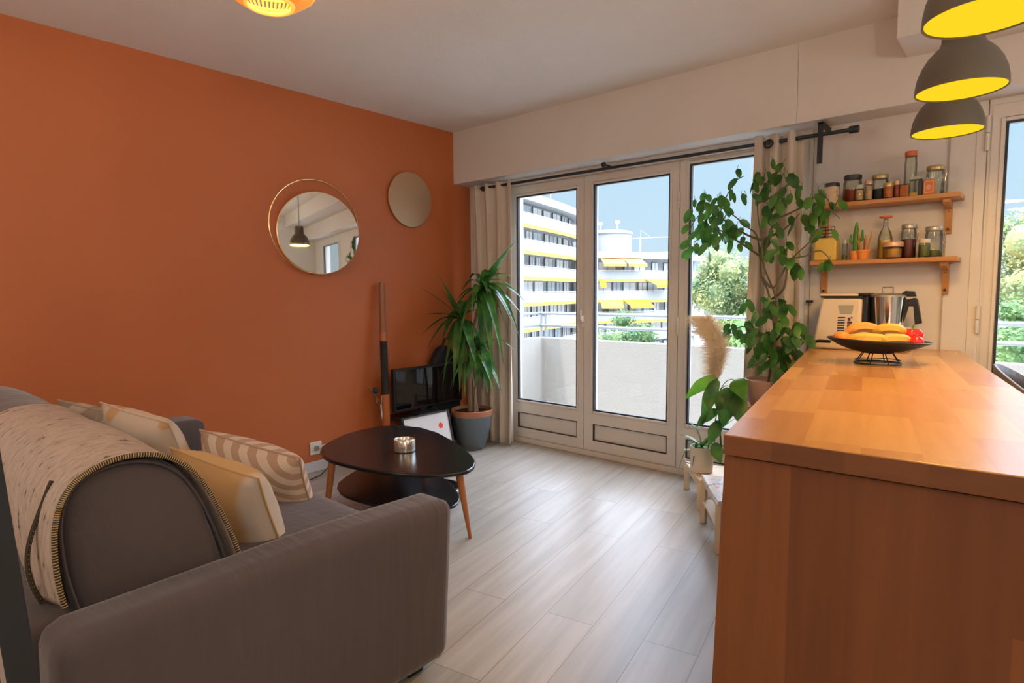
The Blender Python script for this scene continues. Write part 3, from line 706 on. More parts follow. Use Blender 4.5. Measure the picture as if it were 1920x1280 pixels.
# candle holder
hp = PZ(759, 845, ZT); 
t = thing('candle_holder', 'small round silver glass candle bowl on the black coffee table', 'candle holder', (hp.x, hp.y, ZT))
MB().lathe([(.052, 0), (.056, .004), (.056, .062), (.0545, .064), (.053, .062), (.053, .008), (.03, .006)], (hp.x, hp.y, ZT+.0005), 40).build('bowl', mat('mercury_glass', (.72, .66, .58, 1), .18, metal=.85, var=.1, vscale=30), t)
MB().lathe([(.050, .008), (.050, .030), (.02, .031)], (hp.x, hp.y, ZT), 32).build('wax', mat('cream_wax', (.75, .55, .38, 1), .5), t)
MB().tube([(hp.x, hp.y, ZT+.03), (hp.x+.002, hp.y, ZT+.062)], .003, 6).build('wick', M['legwood'], t)
# round black appliance under the table
rc = V((1.055, 2.26, 0))
t = thing('robot_vacuum', 'black round low robot vacuum on the floor under the coffee table', 'robot vacuum', rc)
MB().lathe([(.165, .012), (.172, .02), (.172, .075), (.165, .082), (.150, .085), (.147, .080), (.05, .080)], rc, 48).build('body', M['blackwood'], t)
MB().lathe([(.06, .079), (.058, .092), (.03, .095)], rc, 32).build('sensor_turret', M['blackgloss'], t)
MB().box(rc.x-.1, rc.x-.06, rc.y-.02, rc.y+.02, 0, .03).box(rc.x+.06, rc.x+.1, rc.y-.02, rc.y+.02, 0, .03).build('wheel', M['black'], t)
# wall outlet and cable
t = thing('wall_outlet', 'white double wall socket low on the terracotta wall', 'socket', (0, 2.135, .10))
MB().box(0, .011, 2.094, 2.180, .118, .205).build('plate', M['whiteplastic'], t, bevel=.003)
MB().box(.011, .014, 2.105, 2.17, .128, .195).build('insert', M['whiteplastic'], t, bevel=.002)
MB().tube([(.010, 2.137, .160), (.020, 2.137, .160)], .018, 16).build('socket_hole', mat('socket_grey', (.25, .24, .22, 1), .6), t)  # grey disc in place of the round socket recess
t = thing('power_cable', 'thin dark power cable with white plug running from the socket to the floor', 'cable', (.05, 2.2, 0))
MB().tube([(.03, 2.175, .165), (.05, 2.23, .17), (.05, 2.25, .12), (.03, 2.22, .06), (.05, 2.2, .02), (.12, 2.1, .006), (.2, 1.9, .006)], .0035, 8).build('cord', M['black'], t)
MB().tube([(.014, 2.165, .16), (.05, 2.2, .172)], .014, 10).build('plug', M['whiteplastic'], t, bevel=.002)

# ------------------------------------------------------------------ corner by the wall: television, picture, bamboo
t = thing('television_stand', 'low black stand with slim legs under the leaning television in the corner', 'stand', (.2, 3.0, 0))
MB().box(.04, .36, 2.68, 3.08, .275, .30).build('top', M['blackwood'], t, bevel=.004)
for (x, y) in ((.06, 2.70), (.06, 3.05), (.33, 2.70), (.33, 3.05)): MB().tube([(x, y, .275), (x, y, 0)], [.014, .010], 10).build('leg', M['blackwood'], t)
t = thing('television', 'glossy black television with dark reflections standing against the terracotta wall', 'television', (.15, 3.0, .30))
MB().box(.125, .160, 2.687, 3.37, .335, .652).build('housing', M['black'], t, bevel=.005)
MB().box(.160, .163, 2.705, 3.352, .353, .636).build('screen', M['blackgloss'], t, smooth=False)
MB().box(.10, .24, 2.86, 3.06, .3003, .310).box(.13, .15, 2.94, 2.99, .31, .34).build('foot', M['black'], t, bevel=.002)
t = thing('black_bag', 'black rounded bag leaning on the wall behind the yucca leaves', 'bag', (.10, 3.25, 0))
m = MB(); m.prism([(.03, 3.10), (.10, 3.10), (.10, 3.42), (.03, 3.42)], 0, .5); m = MB()
pf = [(3.12, 0), (3.40, 0), (3.42, .40), (3.39, .62), (3.33, .74), (3.26, .79), (3.19, .76), (3.13, .66), (3.10, .40)]
m.extr([V((.025, a, b_)) for a, b_ in pf], (.08, 0, 0)); m.build('bag_body', mat('black_nylon', (.012, .014, .02, 1), .6, bump=.3, bscale=40), t, bevel=.02, bseg=3)
MB().tube([V((.09, 3.22, .76)), V((.10, 3.24, .84)), V((.10, 3.29, .84)), V((.09, 3.31, .74))], .008, 8).build('strap', M['black'], t)
# leaning picture
PA, PB = PX(734, 781, .30), PX(822, 765, .29)
t = thing('picture_frame', 'white picture with one red dot in a thin black frame leaning behind the coffee table', 'picture', (.38, 2.8, 0))
y0, y1 = 2.575, 3.01; zt_ = .340
bl = V((.46, y0, .004)); br = V((.46, y1, .004)); tl = V((.375, y0, zt_)); trr = V((.375, y1, zt_-.004)); nP = (br-bl).cross(tl-bl).normalized()
if nP.x < 0: nP = -nP
MB().extr([bl, br, trr, tl], -nP*.012).build('backing', M['black'], t, smooth=False)
ex_, ez_ = V((0, 1, 0)), (tl-bl).normalized(); H_ = (tl-bl).length; W2 = y1-y0
def pq(a, c_, b_, d_, off): return [bl+ex_*a+ez_*b_+nP*off, bl+ex_*c_+ez_*b_+nP*off, bl+ex_*c_+ez_*d_+nP*off, bl+ex_*a+ez_*d_+nP*off]
fw = .012; m = MB()
for (a, c_, b_, d_) in ((0, fw, 0, H_), (W2-fw, W2, 0, H_), (fw, W2-fw, 0, fw), (fw, W2-fw, H_-fw, H_)): m.extr(pq(a, c_, b_, d_, 0), nP*.012)
m.build('frame', M['black'], t, smooth=False)
MB().extr(pq(fw, W2-fw, fw, H_-fw, 0), nP*.003).build('print', M['paper'], t, smooth=False)
dc = bl+ex_*(W2-.095)+ez_*(H_-.105)+nP*.003; m = MB(); disc(m, dc+nP*.0006, .021, ex_, ez_, nP, .0006, 24); m.build('red_dot', M['red'], t, smooth=False)
# bamboo tube
b0 = V((.17, 2.605, 0.0)); b1 = V((.045, 2.685, 1.281)); 
t = thing('bamboo_tube', 'tall bamboo tube with a black beaded section leaning against the terracotta wall', 'bamboo tube', b0)
L_ = lambda f_: b0.lerp(b1, f_)
mb_ = wood('dark_bamboo', (.42, .17, .07, 1), (.33, .12, .05, 1), .4, gs=(30, 3)); mo = mat('orange_lacquer', (.46, .13, .035, 1), .3)
MB().tube([L_(.70), L_(.74), L_(.85), L_(.86), L_(1)], [.024, .023, .022, .024, .021], 14).build('upper_section', mb_, t)
MB().tube([L_(.67), L_(.70), L_(.715), L_(.72)], [.028, .028, .027, .024], 14).build('collar', mo, t)
kb = mat('black_beading', (.015, .015, .015, 1), .4, bump=1, bscale=150)
MB().tube([L_(.37), L_(.40), L_(.66), L_(.67)], [.030, .027, .027, .029], 14).build('beaded_section', kb, t)
MB().tube([L_(.0), L_(.05), L_(.12), L_(.24), L_(.37)], [.031, .029, .031, .029, .032], 14).build('lower_section', mo, t)
q_ = PX(705, 745, .12)
t = thing('hanging_tool', 'small folding metal tool with dark grips hooked beside the bamboo tube', 'tool', (q_.x, q_.y, 0))
g0 = lambda x, y: PX(x, y, .13)
MB().tube([g0(692, 729), g0(700, 738), g0(713, 756)], .005, 8).build('grip', M['stem'], t)
MB().ball(g0(704, 732), (.012, .024, .024)).build('wheel', M['black'], t)
MB().tube([g0(704, 740), g0(707, 755), g0(714, 760), g0(716, 742)], .003, 8).build('clip', M['steel'], t)
MB().tube([g0(714, 758), g0(716, 775), g0(720, 812), V((.16, g0(720, 812).y, .0))], [.009, .007, .006, .006], 8).build('shaft', M['steel'], t)
MB().tube([g0(723, 757), g0(716, 757)], .0045, 8).build('pin', M['steel'], t)

# ------------------------------------------------------------------ plants
def bez(a, b, c, n):
    return [a*(1-s_)**2+b*2*s_*(1-s_)+c*s_*s_ for s_ in frange(0, 1, n)]
def leafstrip(mb, pts, wid, fold=.3, side=None, prof=None, pw=.55):
    N = len(pts)-1; vs = []
    for i, p in enumerate(pts):
        t_ = (pts[min(i+1, N)]-pts[max(i-1, 0)]).normalized()
        sd = t_.cross(V((0, 0, 1))) if side is None else side
        if sd.length < .05: sd = t_.cross(V((1, 0, 0)))
        sd = (sd-t_*sd.dot(t_)).normalized(); up = sd.cross(t_).normalized()
        s_ = i/N; w_ = (prof(s_) if prof else max(.04, sin(pi*(s_**pw))))*wid/2
        if i == N: w_ = .0008
        vs += [p-sd*w_+up*w_*fold, p, p+sd*w_+up*w_*fold]
    fs = []
    for i in range(N):
        a = i*3; fs += [(a, a+1, a+4, a+3), (a+1, a+2, a+5, a+4)]
    mb.add(vs, fs)
# yucca in the blue-grey pot
pc = V((.385, 3.255, 0))
t = thing('potted_yucca', 'tall yucca with long drooping leaves in a blue grey pot with terracotta rim', 'plant', pc)
MB().lathe([(.085, 0), (.100, .01), (.128, .10), (.148, .20), (.156, .262), (.150, .263), (.146, .25), (.05, .24)], pc, 40).build('pot', M['pot'], t)
MB().lathe([(.1575, .262), (.160, .266), (.161, .305), (.157, .310), (.151, .308), (.148, .262)], pc, 40, closed=True).build('rim', M['terra'], t)
MB().lathe([(.147, .25), (.1465, .285), (.06, .290)], pc, 30).build('soil', M['soil'], t)
heads = []
def cane(pts, r0, r1): MB().tube(pts, [r0+(r1-r0)*i/(len(pts)-1) for i in range(len(pts))], 12).build('cane', M['cane'], t)
hA = PY(903, 545, 3.27); hB = PY(866, 600, 3.22); hC = PY(898, 660, 3.24)
cane([pc+V((-.01, 0, .27)), pc+V((-.02, 0, .5)), pc+V((-.01, 0, .8)), V((hA.x, hA.y, hA.z-.04))], .024, .014)
cane([pc+V((.035, .02, .27)), pc+V((.0, .02, .5)), V((hB.x, hB.y, hB.z-.03))], .016, .011)
cane([pc+V((.05, -.02, .27)), pc+V((.055, -.02, .42)), V((hC.x, hC.y, hC.z-.03))], .010, .009)
rnd = random.Random(4)
def yleaf(mb, base, tip, lift, w_):
    mid = (base+tip)/2+V((0, 0, lift))+(tip-base)*(-.08); leafstrip(mb, bez(base, mid, tip, 12), w_, .35, pw=.62)
def clampw(p):
    p = V(p); p.x = max(p.x, .03); p.y = min(p.y, 3.42); return p
lm = MB()
# leaves with clearly visible tips
for (h, px, py, y_, lift, w_) in [
    (hA, 966, 452, 3.25, .02, .055), (hA, 986, 567, 3.2, .16, .05), (hA, 975, 634, 3.15, .30, .045), (hA, 960, 520, 3.3, .14, .05), (hA, 940, 500, 3.3, .03, .05),
    (hA, 945, 690, 3.1, .26, .045), (hA, 925, 700, 3.05, .24, .05), (hA, 906, 720, 3.1, .25, .05), (hA, 958, 600, 3.3, .18, .05), (hA, 858, 560, 3.3, .08, .035),
    (hB, 820, 512, 3.15, .0, .045), (hB, 777, 533, 3.0, .05, .02), (hB, 771, 631, 3.05, .14, .04), (hB, 786, 589, 3.1, .05, .035), (hB, 812, 545, 3.3, .02, .03),
    (hB, 828, 736, 3.05, .24, .05), (hB, 850, 725, 3.0, .2, .05), (hB, 800, 655, 3.1, .16, .05), (hB, 862, 735, 3.05, .18, .055), (hB, 893, 690, 3.0, .12, .05), (hB, 872, 745, 3.1, .2, .045),
    (hC, 926, 735, 3.05, .14, .06), (hC, 916, 742, 3.05, .16, .055), (hC, 893, 730, 3.0, .15, .055), (hC, 935, 715, 3.15, .12, .05), (hC, 872, 725, 3.1, .14, .05), (hC, 912, 650, 3.1, .08, .05), (hC, 882, 700, 2.98, .12, .06)]:
    yleaf(lm, h, clampw(PY(px, py, y_)), lift, w_*1.5)
for h, n_ in ((hA, 15), (hB, 11), (hC, 8)):
    for i in range(n_):
        az = rnd.uniform(0, 2*pi); ln = rnd.uniform(.26, .46); el = rnd.uniform(-.9, 1.1)
        tip = h+V((cos(az)*cos(el)*ln, sin(az)*cos(el)*ln*.75, sin(el)*ln*.75-.10))
        yleaf(lm, h+V((0, 0, rnd.uniform(-.03, .05))), clampw(tip), rnd.uniform(.08, .2), rnd.uniform(.045, .068))
lm.build('leaves', M['yucca'], t, weld=False, angle=180)

# climbing plant by the right curtain
t = thing('climbing_plant', 'tall climbing plant with round green leaves in front of the right curtain', 'plant', (2.60, 3.30, .62))
def cp(x, y, d=3.28): return PY(x, y, d)
stems = [
    [(1440,720),(1452,640),(1448,590),(1440,545),(1428,520),(1425,480),(1418,440),(1400,425),(1370,400),(1335,385),(1305,410),(1290,440)],
    [(1440,720),(1455,620),(1455,560),(1440,520),(1430,490),(1428,450),(1420,380),(1440,340),(1465,318)],
    [(1428,520),(1450,540),(1468,510),(1480,490),(1500,470),(1530,440),(1550,395),(1575,410)],
    [(1428,450),(1400,440),(1370,420),(1350,400),(1375,345),(1395,330)],
    [(1425,480),(1380,450),(1340,430),(1300,455)],
    [(1448,560),(1470,540),(1480,490),(1510,480),(1540,470),(1565,500)],
    [(1452,640),(1420,620),(1390,612),(1372,625)],
    [(1452,640),(1475,620),(1500,625),(1510,640)],
    [(1450,660),(1420,680),(1400,690)],
    [(1455,650),(1490,660),(1500,690)],
    [(1430,490),(1450,420),(1480,400),(1510,385),(1540,360),(1560,390)],
    [(1420,380),(1445,370),(1480,345),(1500,340)],
    [(1428,450),(1470,430),(1500,400)]]
sm = MB()
for si, st in enumerate(stems):
    dz = 3.28-.05*(si % 3)
    pts = [cp(x, y, dz if i else 3.28) for i, (x, y) in enumerate(st)]
    sm.tube(spline(pts, 3), [.007-.005*i/(3*(len(pts)-1)) for i in range(3*(len(pts)-1)+1)], 6)
sm.build('stem', M['stem'], t)
rnd = random.Random(11)
LP = []
def leafcluster(x0, x1, y0, y1, n, dmin=3.12, dmax=3.38):
    for i in range(n):
        LP.append((rnd.uniform(x0, x1), rnd.uniform(y0, y1), rnd.uniform(dmin, dmax)))
leafcluster(1292, 1330, 375, 480, 22); leafcluster(1320, 1365, 368, 455, 36); leafcluster(1355, 1400, 320, 380, 7); leafcluster(1345, 1400, 420, 468, 12)
leafcluster(1408, 1445, 330, 380, 12); leafcluster(1440, 1480, 308, 345, 7); leafcluster(1455, 1505, 325, 385, 10); leafcluster(1410, 1465, 375, 440, 14)
leafcluster(1510, 1545, 362, 395, 6); leafcluster(1545, 1580, 380, 420, 5); leafcluster(1475, 1540, 395, 440, 11); leafcluster(1470, 1505, 460, 515, 7); leafcluster(1540, 1560, 420, 440, 2); leafcluster(1545, 1560, 490, 505, 3)
leafcluster(1435, 1480, 470, 500, 5); leafcluster(1480, 1500, 480, 510, 4)
leafcluster(1395, 1500, 565, 640, 42); leafcluster(1405, 1495, 620, 690, 50); leafcluster(1365, 1400, 612, 630, 5); leafcluster(1480, 1512, 610, 650, 6); leafcluster(1445, 1475, 680, 700, 6); leafcluster(1425,1450,455,475,4)
lm = MB()
for (x, y, d_) in LP:
    b0_ = PY(x, y-9, d_); ln = rnd.uniform(.055, .088); az = rnd.uniform(0, 2*pi); dr = V((cos(az)*.45, sin(az)*.45, -.85-rnd.uniform(-.5, .3))).normalized()
    tip = b0_+dr*ln; mid = (b0_+tip)/2+V((cos(az), sin(az), .4))*ln*.15
    vd = (b0_-CP).normalized(); sd = dr.cross(V((cos(az+1.2), sin(az+1.2), .3))) if rnd.random() < .35 else dr.cross(vd)
    leafstrip(lm, bez(b0_, mid, tip, 7), ln*rnd.uniform(.42, .56), .15, side=sd.normalized(), prof=lambda s_: math.sqrt(max(0, 1-(2*s_-1)**2))*(1.08-.25*s_))
    lm.tube([b0_, b0_+V((rnd.uniform(-.01, .01), 0, .018))], .0012, 4)
lm.build('leaves', M['ficus'], t, weld=False, angle=180)
pp_ = V((2.585, 3.28, 0))
MB().lathe([(.075, .60), (.085, .61), (.105, .70), (.11, .735), (.104, .736), (.098, .72), (.03, .715)], pp_, 32).build('pot', mat('dusty_pink_pot', (.45, .27, .20, 1), .6), t)
t = thing('plant_stand', 'tall slim wooden plant stand behind the counter carrying the climbing plant', 'stand', pp_)
MB().lathe([(.13, .575), (.13, .598)], pp_, 28).build('top', M['legwood'], t)
for a in (0.5, 2.6, 4.7): MB().tube([pp_+V((.09*cos(a), .09*sin(a), .575)), pp_+V((.12*cos(a), .12*sin(a), 0))], .011, 8).build('leg', M['legwood'], t)

# small stools + mug plant
def stool(label, A, B, Cc, D, h, tm=None, shelf=False):
    cx_ = sum((V(p) for p in (A, B, Cc, D)), V((0, 0)))/4
    t = thing('stool', label, 'stool', (cx_.x, cx_.y, 0), 'small pale stools by the glazed doors')
    MB().prism([A, B, Cc, D], h-.022, h).build('seat', tm or M['birch'], t, bevel=.004)
    for P_ in (A, B, Cc, D):
        q = V(P_).lerp(cx_, .09); MB().box(q.x-.014, q.x+.014, q.y-.014, q.y+.014, 0, h-.022).build('leg', M['birch'], t, bevel=.002)
    if shelf: MB().prism([V(p).lerp(cx_, .03) for p in (A, B, Cc, D)], h*.42, h*.42+.018).build('shelf', M['birch'], t, bevel=.003)
    MB().prism([V(A).lerp(cx_, .06), V(B).lerp(cx_, .06), V(B).lerp(cx_, .14), V(A).lerp(cx_, .14)], h-.05, h-.022).build('apron', M['birch'], t, smooth=False)
    return t
k = NT('flower_printed_top'); b = k.b; b.inputs['Roughness'].default_value = .3
tc = k.n('ShaderNodeTexCoord'); vo = k.n('ShaderNodeTexNoise', Scale=22.0, Detail=3.0); k.l(tc.outputs['Object'], vo.inputs['Vector'])
rp = k.n('ShaderNodeValToRGB'); rp.color_ramp.elements[0].position = .36; rp.color_ramp.elements[0].color = (.08, .13, .35, 1); rp.color_ramp.elements[1].position = .43; rp.color_ramp.elements[1].color = (.72, .72, .74, 1)
e3 = rp.color_ramp.elements.new(.66); e3.color = (.72, .72, .74, 1); e4 = rp.color_ramp.elements.new(.70); e4.color = (.7, .03, .06, 1)
k.l(vo.outputs['Fac'], rp.inputs[0]); k.l(rp.outputs[0], b.inputs['Base Color']); M['print'] = k.m
stool('small pale wooden stool holding the cream mug plant, nearer the doors', (2.075, 3.40), (2.30, 3.10), (2.50, 3.20), (2.30, 3.45), .170)
stool('low pale wooden stool with blue and red flower printed top beside the counter', (2.370, 2.965), (2.60, 2.62), (2.83, 2.78), (2.62, 3.03), .252, M['print'], True)
mp_ = V((2.235, 3.275, .170))
t = thing('mug_plant', 'broad leaved green plant in a cream mug on the small stool', 'plant', mp_)
MB().lathe([(.058, .0005), (.063, .004), (.066, .14), (.0655, .146), (.062, .146), (.060, .125), (.02, .12)], mp_, 36).build('mug', M['cup'], t)
m = MB(); m.tube([mp_+V((-.060, -.01, .115)), mp_+V((-.098, -.01, .11)), mp_+V((-.105, -.01, .075)), mp_+V((-.095, -.01, .04)), mp_+V((-.060, -.01, .035))], .006, 8); m.build('handle', M['cup'], t)
MB().lathe([(.0605, .120), (.0605, .135), (.02, .14)], mp_, 28).build('soil', mat('moss', (.06, .16, .02, 1), .9, bump=1, bscale=80), t)
lm = MB(); L2 = MB(); sm = MB()
bs = mp_+V((0, 0, .135))
for (px, py, d_, w_, base, bright, lift) in [
    (1258, 822, 3.25, .035, None, 0, .16), (1290, 800, 3.25, .04, None, 0, .22), (1298, 875, 3.2, .03, None, 0, .3), (1270, 888, 3.2, .03, None, 0, .36), (1385, 780, 3.2, .03, None, 0, .05), (1350, 812, 3.2, .04, None, 0, .08)]:
    leafstrip(lm, bez(bs, (bs+PY(px, py, d_))/2+V((0, 0, lift*.5)), PY(px, py, d_), 10), w_, .3)
def bigleaf(mb, base, tip, w_, bend=.02):
    dr = tip-base; vd = ((base+tip)/2-CP).normalized(); sd = dr.cross(vd)
    if sd.length < 1e-5: sd = V((1, 0, 0))
    leafstrip(mb, bez(base, (base+tip)/2+V((0, -.02, bend)), tip, 10), w_, .18, side=sd.normalized(), prof=lambda s_: (math.sqrt(max(0, 1-(1.9*s_-.9)**2)) if s_ < .5 else (1-s_)**.75*1.68)*.98)
stx = [PY(1352, 838, 3.25), PY(1348, 780, 3.2), PY(1346, 710, 3.2)]
sm.tube([bs+V((.03, 0, 0)), stx[0], stx[1], stx[2]], [.005, .005, .004, .003], 8)
for (bx, by, tx, ty, w_, br, bend) in [(1342,708,1285,748,.07,1,.03), (1345,712,1316,800,.075,0,.05), (1346,770,1306,800,.06,0,.03), (1376,712,1398,752,.10,1,.05), (1372,728,1356,800,.13,0,.03), (1380,735,1392,800,.10,0,.02),
                                     (1330,730,1330,770,.06,0,.02), (1350,790,1330,835,.07,0,.02), (1340,830,1352,868,.07,0,.01), (1370,740,1345,770,.09,0,.02)]:
    a, c_ = PY(bx, by, 3.18), PY(tx, ty, 3.12); sm.tube(bez(stx[1].lerp(stx[2], .6), (stx[2]+a)/2+V((0, 0, .015)), a, 8), .0022, 6)
    bigleaf(L2 if br else lm, a, c_, w_, bend)
lm.build('leaves', M['ficus'], t, weld=False, angle=180); tag(L2.build('top_leaves', M['bright'], t, weld=False, angle=180), 'bright lime green leaves'); sm.build('stem', M['ficus'], t)
# pampas plume
pb = PY(1345, 842, 3.22)
t = thing('pampas_plume', 'dry beige pampas grass plume rising above the cream mug plant', 'dried grass', mp_+V((.03, 0, .13)))
ax = [mp_+V((.035, -.01, .12)), PY(1347, 760, 3.22), PY(1343, 715, 3.22), PY(1346, 670, 3.2), PY(1340, 635, 3.2), PY(1327, 606, 3.2)]
axs = spline(ax, 6); MB().tube(axs[:20], .0028, 6).build('stalk', M['stem'], t)
m = MB(); rnd = random.Random(5)
N_ = len(axs)
for i in range(8000):
    s_ = rnd.uniform(.34, 1.0)**.9; idx = s_*(N_-1); a = axs[min(int(idx), N_-2)].lerp(axs[min(int(idx)+1, N_-1)], idx-int(idx)); t_ = (axs[min(int(idx)+1, N_-1)]-axs[max(int(idx)-1, 0)]).normalized()
    az = rnd.uniform(0, 2*pi)
    env = sin(pi*min(1, (s_-.30)/.76))**.6
    ln = rnd.uniform(.04, .15)*(.30+.70*env)
    side = -1 if rnd.random() < .64 else .62
    o_ = (rh*side*abs(cos(az))+fh*sin(az)*.6)
    p1 = a+t_*ln*.55+o_*ln*.42; p2 = a+t_*ln*.80+o_*ln*.98-V((0, 0, .02+.03*rnd.random()) if side < 0 else (0, 0, .0))*(ln/.12)
    sd = (p2-a).cross((a-CP)).normalized()*.0006
    m.add([a-sd, a+sd, p1-sd, p1+sd, p2], [(0, 1, 3, 2), (2, 3, 4)])
pm = m.build('plume', M['pampas'], t, weld=False, smooth=False)

# ------------------------------------------------------------------ counter
TOPZ = .905
A_, B_, C_, D_ = V((3.174, 1.232)), V((3.826, 1.262)), V((3.376, 3.645)), V((2.713, 3.645))
isl = thing('kitchen_counter', 'beech kitchen counter with butcher block top and panelled end', 'counter', (3.3, 2.4, 0))
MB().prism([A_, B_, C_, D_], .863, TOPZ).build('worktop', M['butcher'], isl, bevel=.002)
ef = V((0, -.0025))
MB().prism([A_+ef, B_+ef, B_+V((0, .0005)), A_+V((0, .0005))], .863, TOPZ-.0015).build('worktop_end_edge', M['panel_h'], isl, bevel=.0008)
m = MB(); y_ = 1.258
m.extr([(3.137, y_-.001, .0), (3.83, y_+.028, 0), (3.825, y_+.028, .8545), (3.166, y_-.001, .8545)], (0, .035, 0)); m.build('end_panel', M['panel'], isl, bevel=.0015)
MB().prism([V((3.172, 1.268)), V((3.818, 1.298)), V((3.80, 1.40)), V((3.16, 1.38))], .8565, .863).build('gap_shade_strip', M['black'], isl, smooth=False)  # black strip standing in for the shade under the worktop
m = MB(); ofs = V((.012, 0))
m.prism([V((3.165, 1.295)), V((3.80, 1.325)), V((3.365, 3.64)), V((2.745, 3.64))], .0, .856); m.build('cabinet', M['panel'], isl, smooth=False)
m = MB()
for z in (.12, .33):
    m.tube([(3.158, 1.32, z), (3.135, 1.315, z+.02), (3.135, 1.315, z+.07), (3.158, 1.32, z+.088)], .006, 8)
m.build('drawer_handle', M['legwood'], isl)

# ------------------------------------------------------------------ shelves, jars
sh_z = {}
def shelf(label, x0, x1, ztop, th_=.021, y0=3.468, brk=()):
    t = thing('wall_shelf', label, 'shelf', ((x0+x1)/2, 3.56, ztop-th_-.14), 'beech wall shelves')
    MB().box(x0, x1, y0, YW-.001, ztop-th_, ztop).build('board', M['shelf'], t, bevel=.002)
    for bx in brk:
        m = MB(); m.extr([(bx, YW-.001, ztop-th_), (bx, y0+.03, ztop-th_), (bx, y0+.03, ztop-th_-.018), (bx, YW-.035, ztop-th_-.04), (bx, YW-.02, ztop-th_-.155), (bx, YW-.001, ztop-th_-.155)], (.026, 0, 0))
        b_ = m.build('bracket', M['shelf'], t, smooth=False)
        mm = MB()
        for z in (.045, .135): mm.tube([(bx+.013, YW-.024, ztop-th_-z), (bx+.013, YW-.034+.0, ztop-th_-z)], .006, 8)
        mm.build('screw', M['black'], b_)
    return t
ZU, ZLW = 1.652, 1.358
shelf('upper beech wall shelf crowded with jars', 2.735, 3.362, ZU, brk=(2.745, 3.292))
shelf('lower beech wall shelf holding the yellow bag and big jars', 2.726, 3.361, ZLW, brk=(2.748, 3.292))
GJ = {'upper': 'jars on the upper shelf', 'lower': 'jars on the lower shelf'}
def jar(label, pxl, pxr, pyt, yc, zb, fill=None, ff=.7, lid=None, lidh=.016, lidr=.97, name='glass_jar', cat='jar', grp='upper', square=False, bodym=None, neck=0, clip=False, labelm=None):
    L, R = PY(pxl, pyt, yc), PY(pxr, pyt, yc); w_ = (R.x-L.x)*.93; cx_ = (L.x+R.x)/2; zt_ = (L.z+R.z)/2
    r_ = w_/2; h_ = zt_-zb
    # keep on the shelf
    ymax = YW-.006-r_; yy = min(yc, ymax)
    t = thing(name, label, cat, (cx_, yy, zb), GJ[grp]); c = V((cx_, yy, zb+.0005))
    hb = h_-(lidh if lid else 0)
    if square:
        MB().box(cx_-r_, cx_+r_, yy-r_*.8, yy+r_*.8, zb+.0005, zb+hb).build('body', bodym or M['jarglass'], t, bevel=.004)
        if fill: MB().box(cx_-r_*.92, cx_+r_*.92, yy-r_*.72, yy+r_*.72, zb+.004, zb+hb*ff).build('contents', fill, t, bevel=.003)
        if lid: MB().box(cx_-r_, cx_+r_, yy-r_*.8, yy+r_*.8, zb+hb, zb+h_).build('lid', lid, t, bevel=.003)
    else:
        nk = r_*(lidr-.05 if lid else .9)
        MB().lathe([(r_*.9, 0), (r_, .005), (r_, hb*(.80-neck)), (nk, hb*.94), (nk, hb)], c, 28).build('body', bodym or M['jarglass'], t)
        if fill: MB().lathe([(r_*.85, .005), (r_*.93, .009), (r_*.93, hb*ff), (r_*.3, hb*ff+.003)], c, 24).build('contents', fill, t)
        if lid: MB().lathe([(r_*lidr, hb-.004), (r_*lidr*1.02, hb), (r_*lidr*1.02, hb+lidh*.8), (r_*lidr*.95, hb+lidh)], c, 28).build('lid', lid, t)
        if labelm: MB().lathe([(r_+.0008, hb*.2), (r_+.0008, hb*.62)], c, 28).build('paper_label', labelm, t)
    if clip:
        MB().tube([c+V((r_*1.02, -.01, hb+.002)), c+V((r_*1.22, -.01, hb-.02)), c+V((r_*1.1, -.01, hb*.55)), c+V((r_*1.02, -.01, hb*.5))], .002, 6).build('wire_clip', M['steel'], t)
    return t, c, r_, hb
F = {}
F['beige'] = mat('oat_flakes', (.55, .38, .22, 1), .9, var=.4, vscale=70); F['dark'] = mat('dark_beans', (.06, .03, .025, 1), .6, var=.6, vscale=90); F['red'] = mat('red_spice', (.30, .05, .02, 1), .8, var=.4, vscale=60)
F['orange'] = mat('orange_spice', (.55, .17, .04, 1), .8, var=.4, vscale=60); F['green'] = mat('green_lentils', (.17, .19, .06, 1), .9, var=.5, vscale=90); F['yellow'] = mat('golden_oil', (.78, .50, .07, 1), .3)
F['brownred'] = mat('red_kidney_beans', (.14, .03, .025, 1), .5, var=.6, vscale=110); F['cookie'] = mat('golden_biscuits', (.60, .32, .08, 1), .7, var=.3, vscale=30); F['navy'] = mat('black_tea', (.03, .035, .04, 1), .8, var=.4, vscale=80)
LD_ = {'gold': mat('brass_lid', (.55, .40, .18, 1), .35, metal=.7), 'black': mat('black_lid', (.04, .04, .045, 1), .4), 'red': mat('orange_red_lid', (.62, .14, .05, 1), .4), 'steel': mat('tin_lid', (.45, .42, .36, 1), .35, metal=.7), 'copper': mat('copper_lid', (.66, .40, .26, 1), .4, metal=.4), 'glass': mat('greenish_glass_lid', (.45, .45, .36, 1), .15)}
LB = fabric('printed_label', 'noise', (.12, .09, .07, 1), (.72, .55, .38, 1), 1); LB = mat('cream_printed_label', (.66, .50, .34, 1), .7, var=.35, vscale=60)
yf = 3.53
jar('short cream printed tin at the left end of the upper shelf', 1545, 1576, 344, yf, ZU, None, lid=LD_['black'], bodym=LB, name='printed_tin', cat='tin', lidr=.98)
jar('wide jar with black lid and dark red contents, second from left on the upper shelf', 1581, 1618, 329, yf, ZU, F['red'], .55, LD_['black'], name='glass_jar', labelm=None)
jar('narrow beige spice jar with glass lid standing right of the black lidded jar', 1603, 1621, 347, 3.49, ZU, F['beige'], .85, LD_['glass'], name='spice_jar')
jar('small beige spice jar with copper lid, left of the tall brass lidded jar', 1621, 1638, 339, 3.50, ZU, F['beige'], .85, LD_['copper'], name='spice_jar')
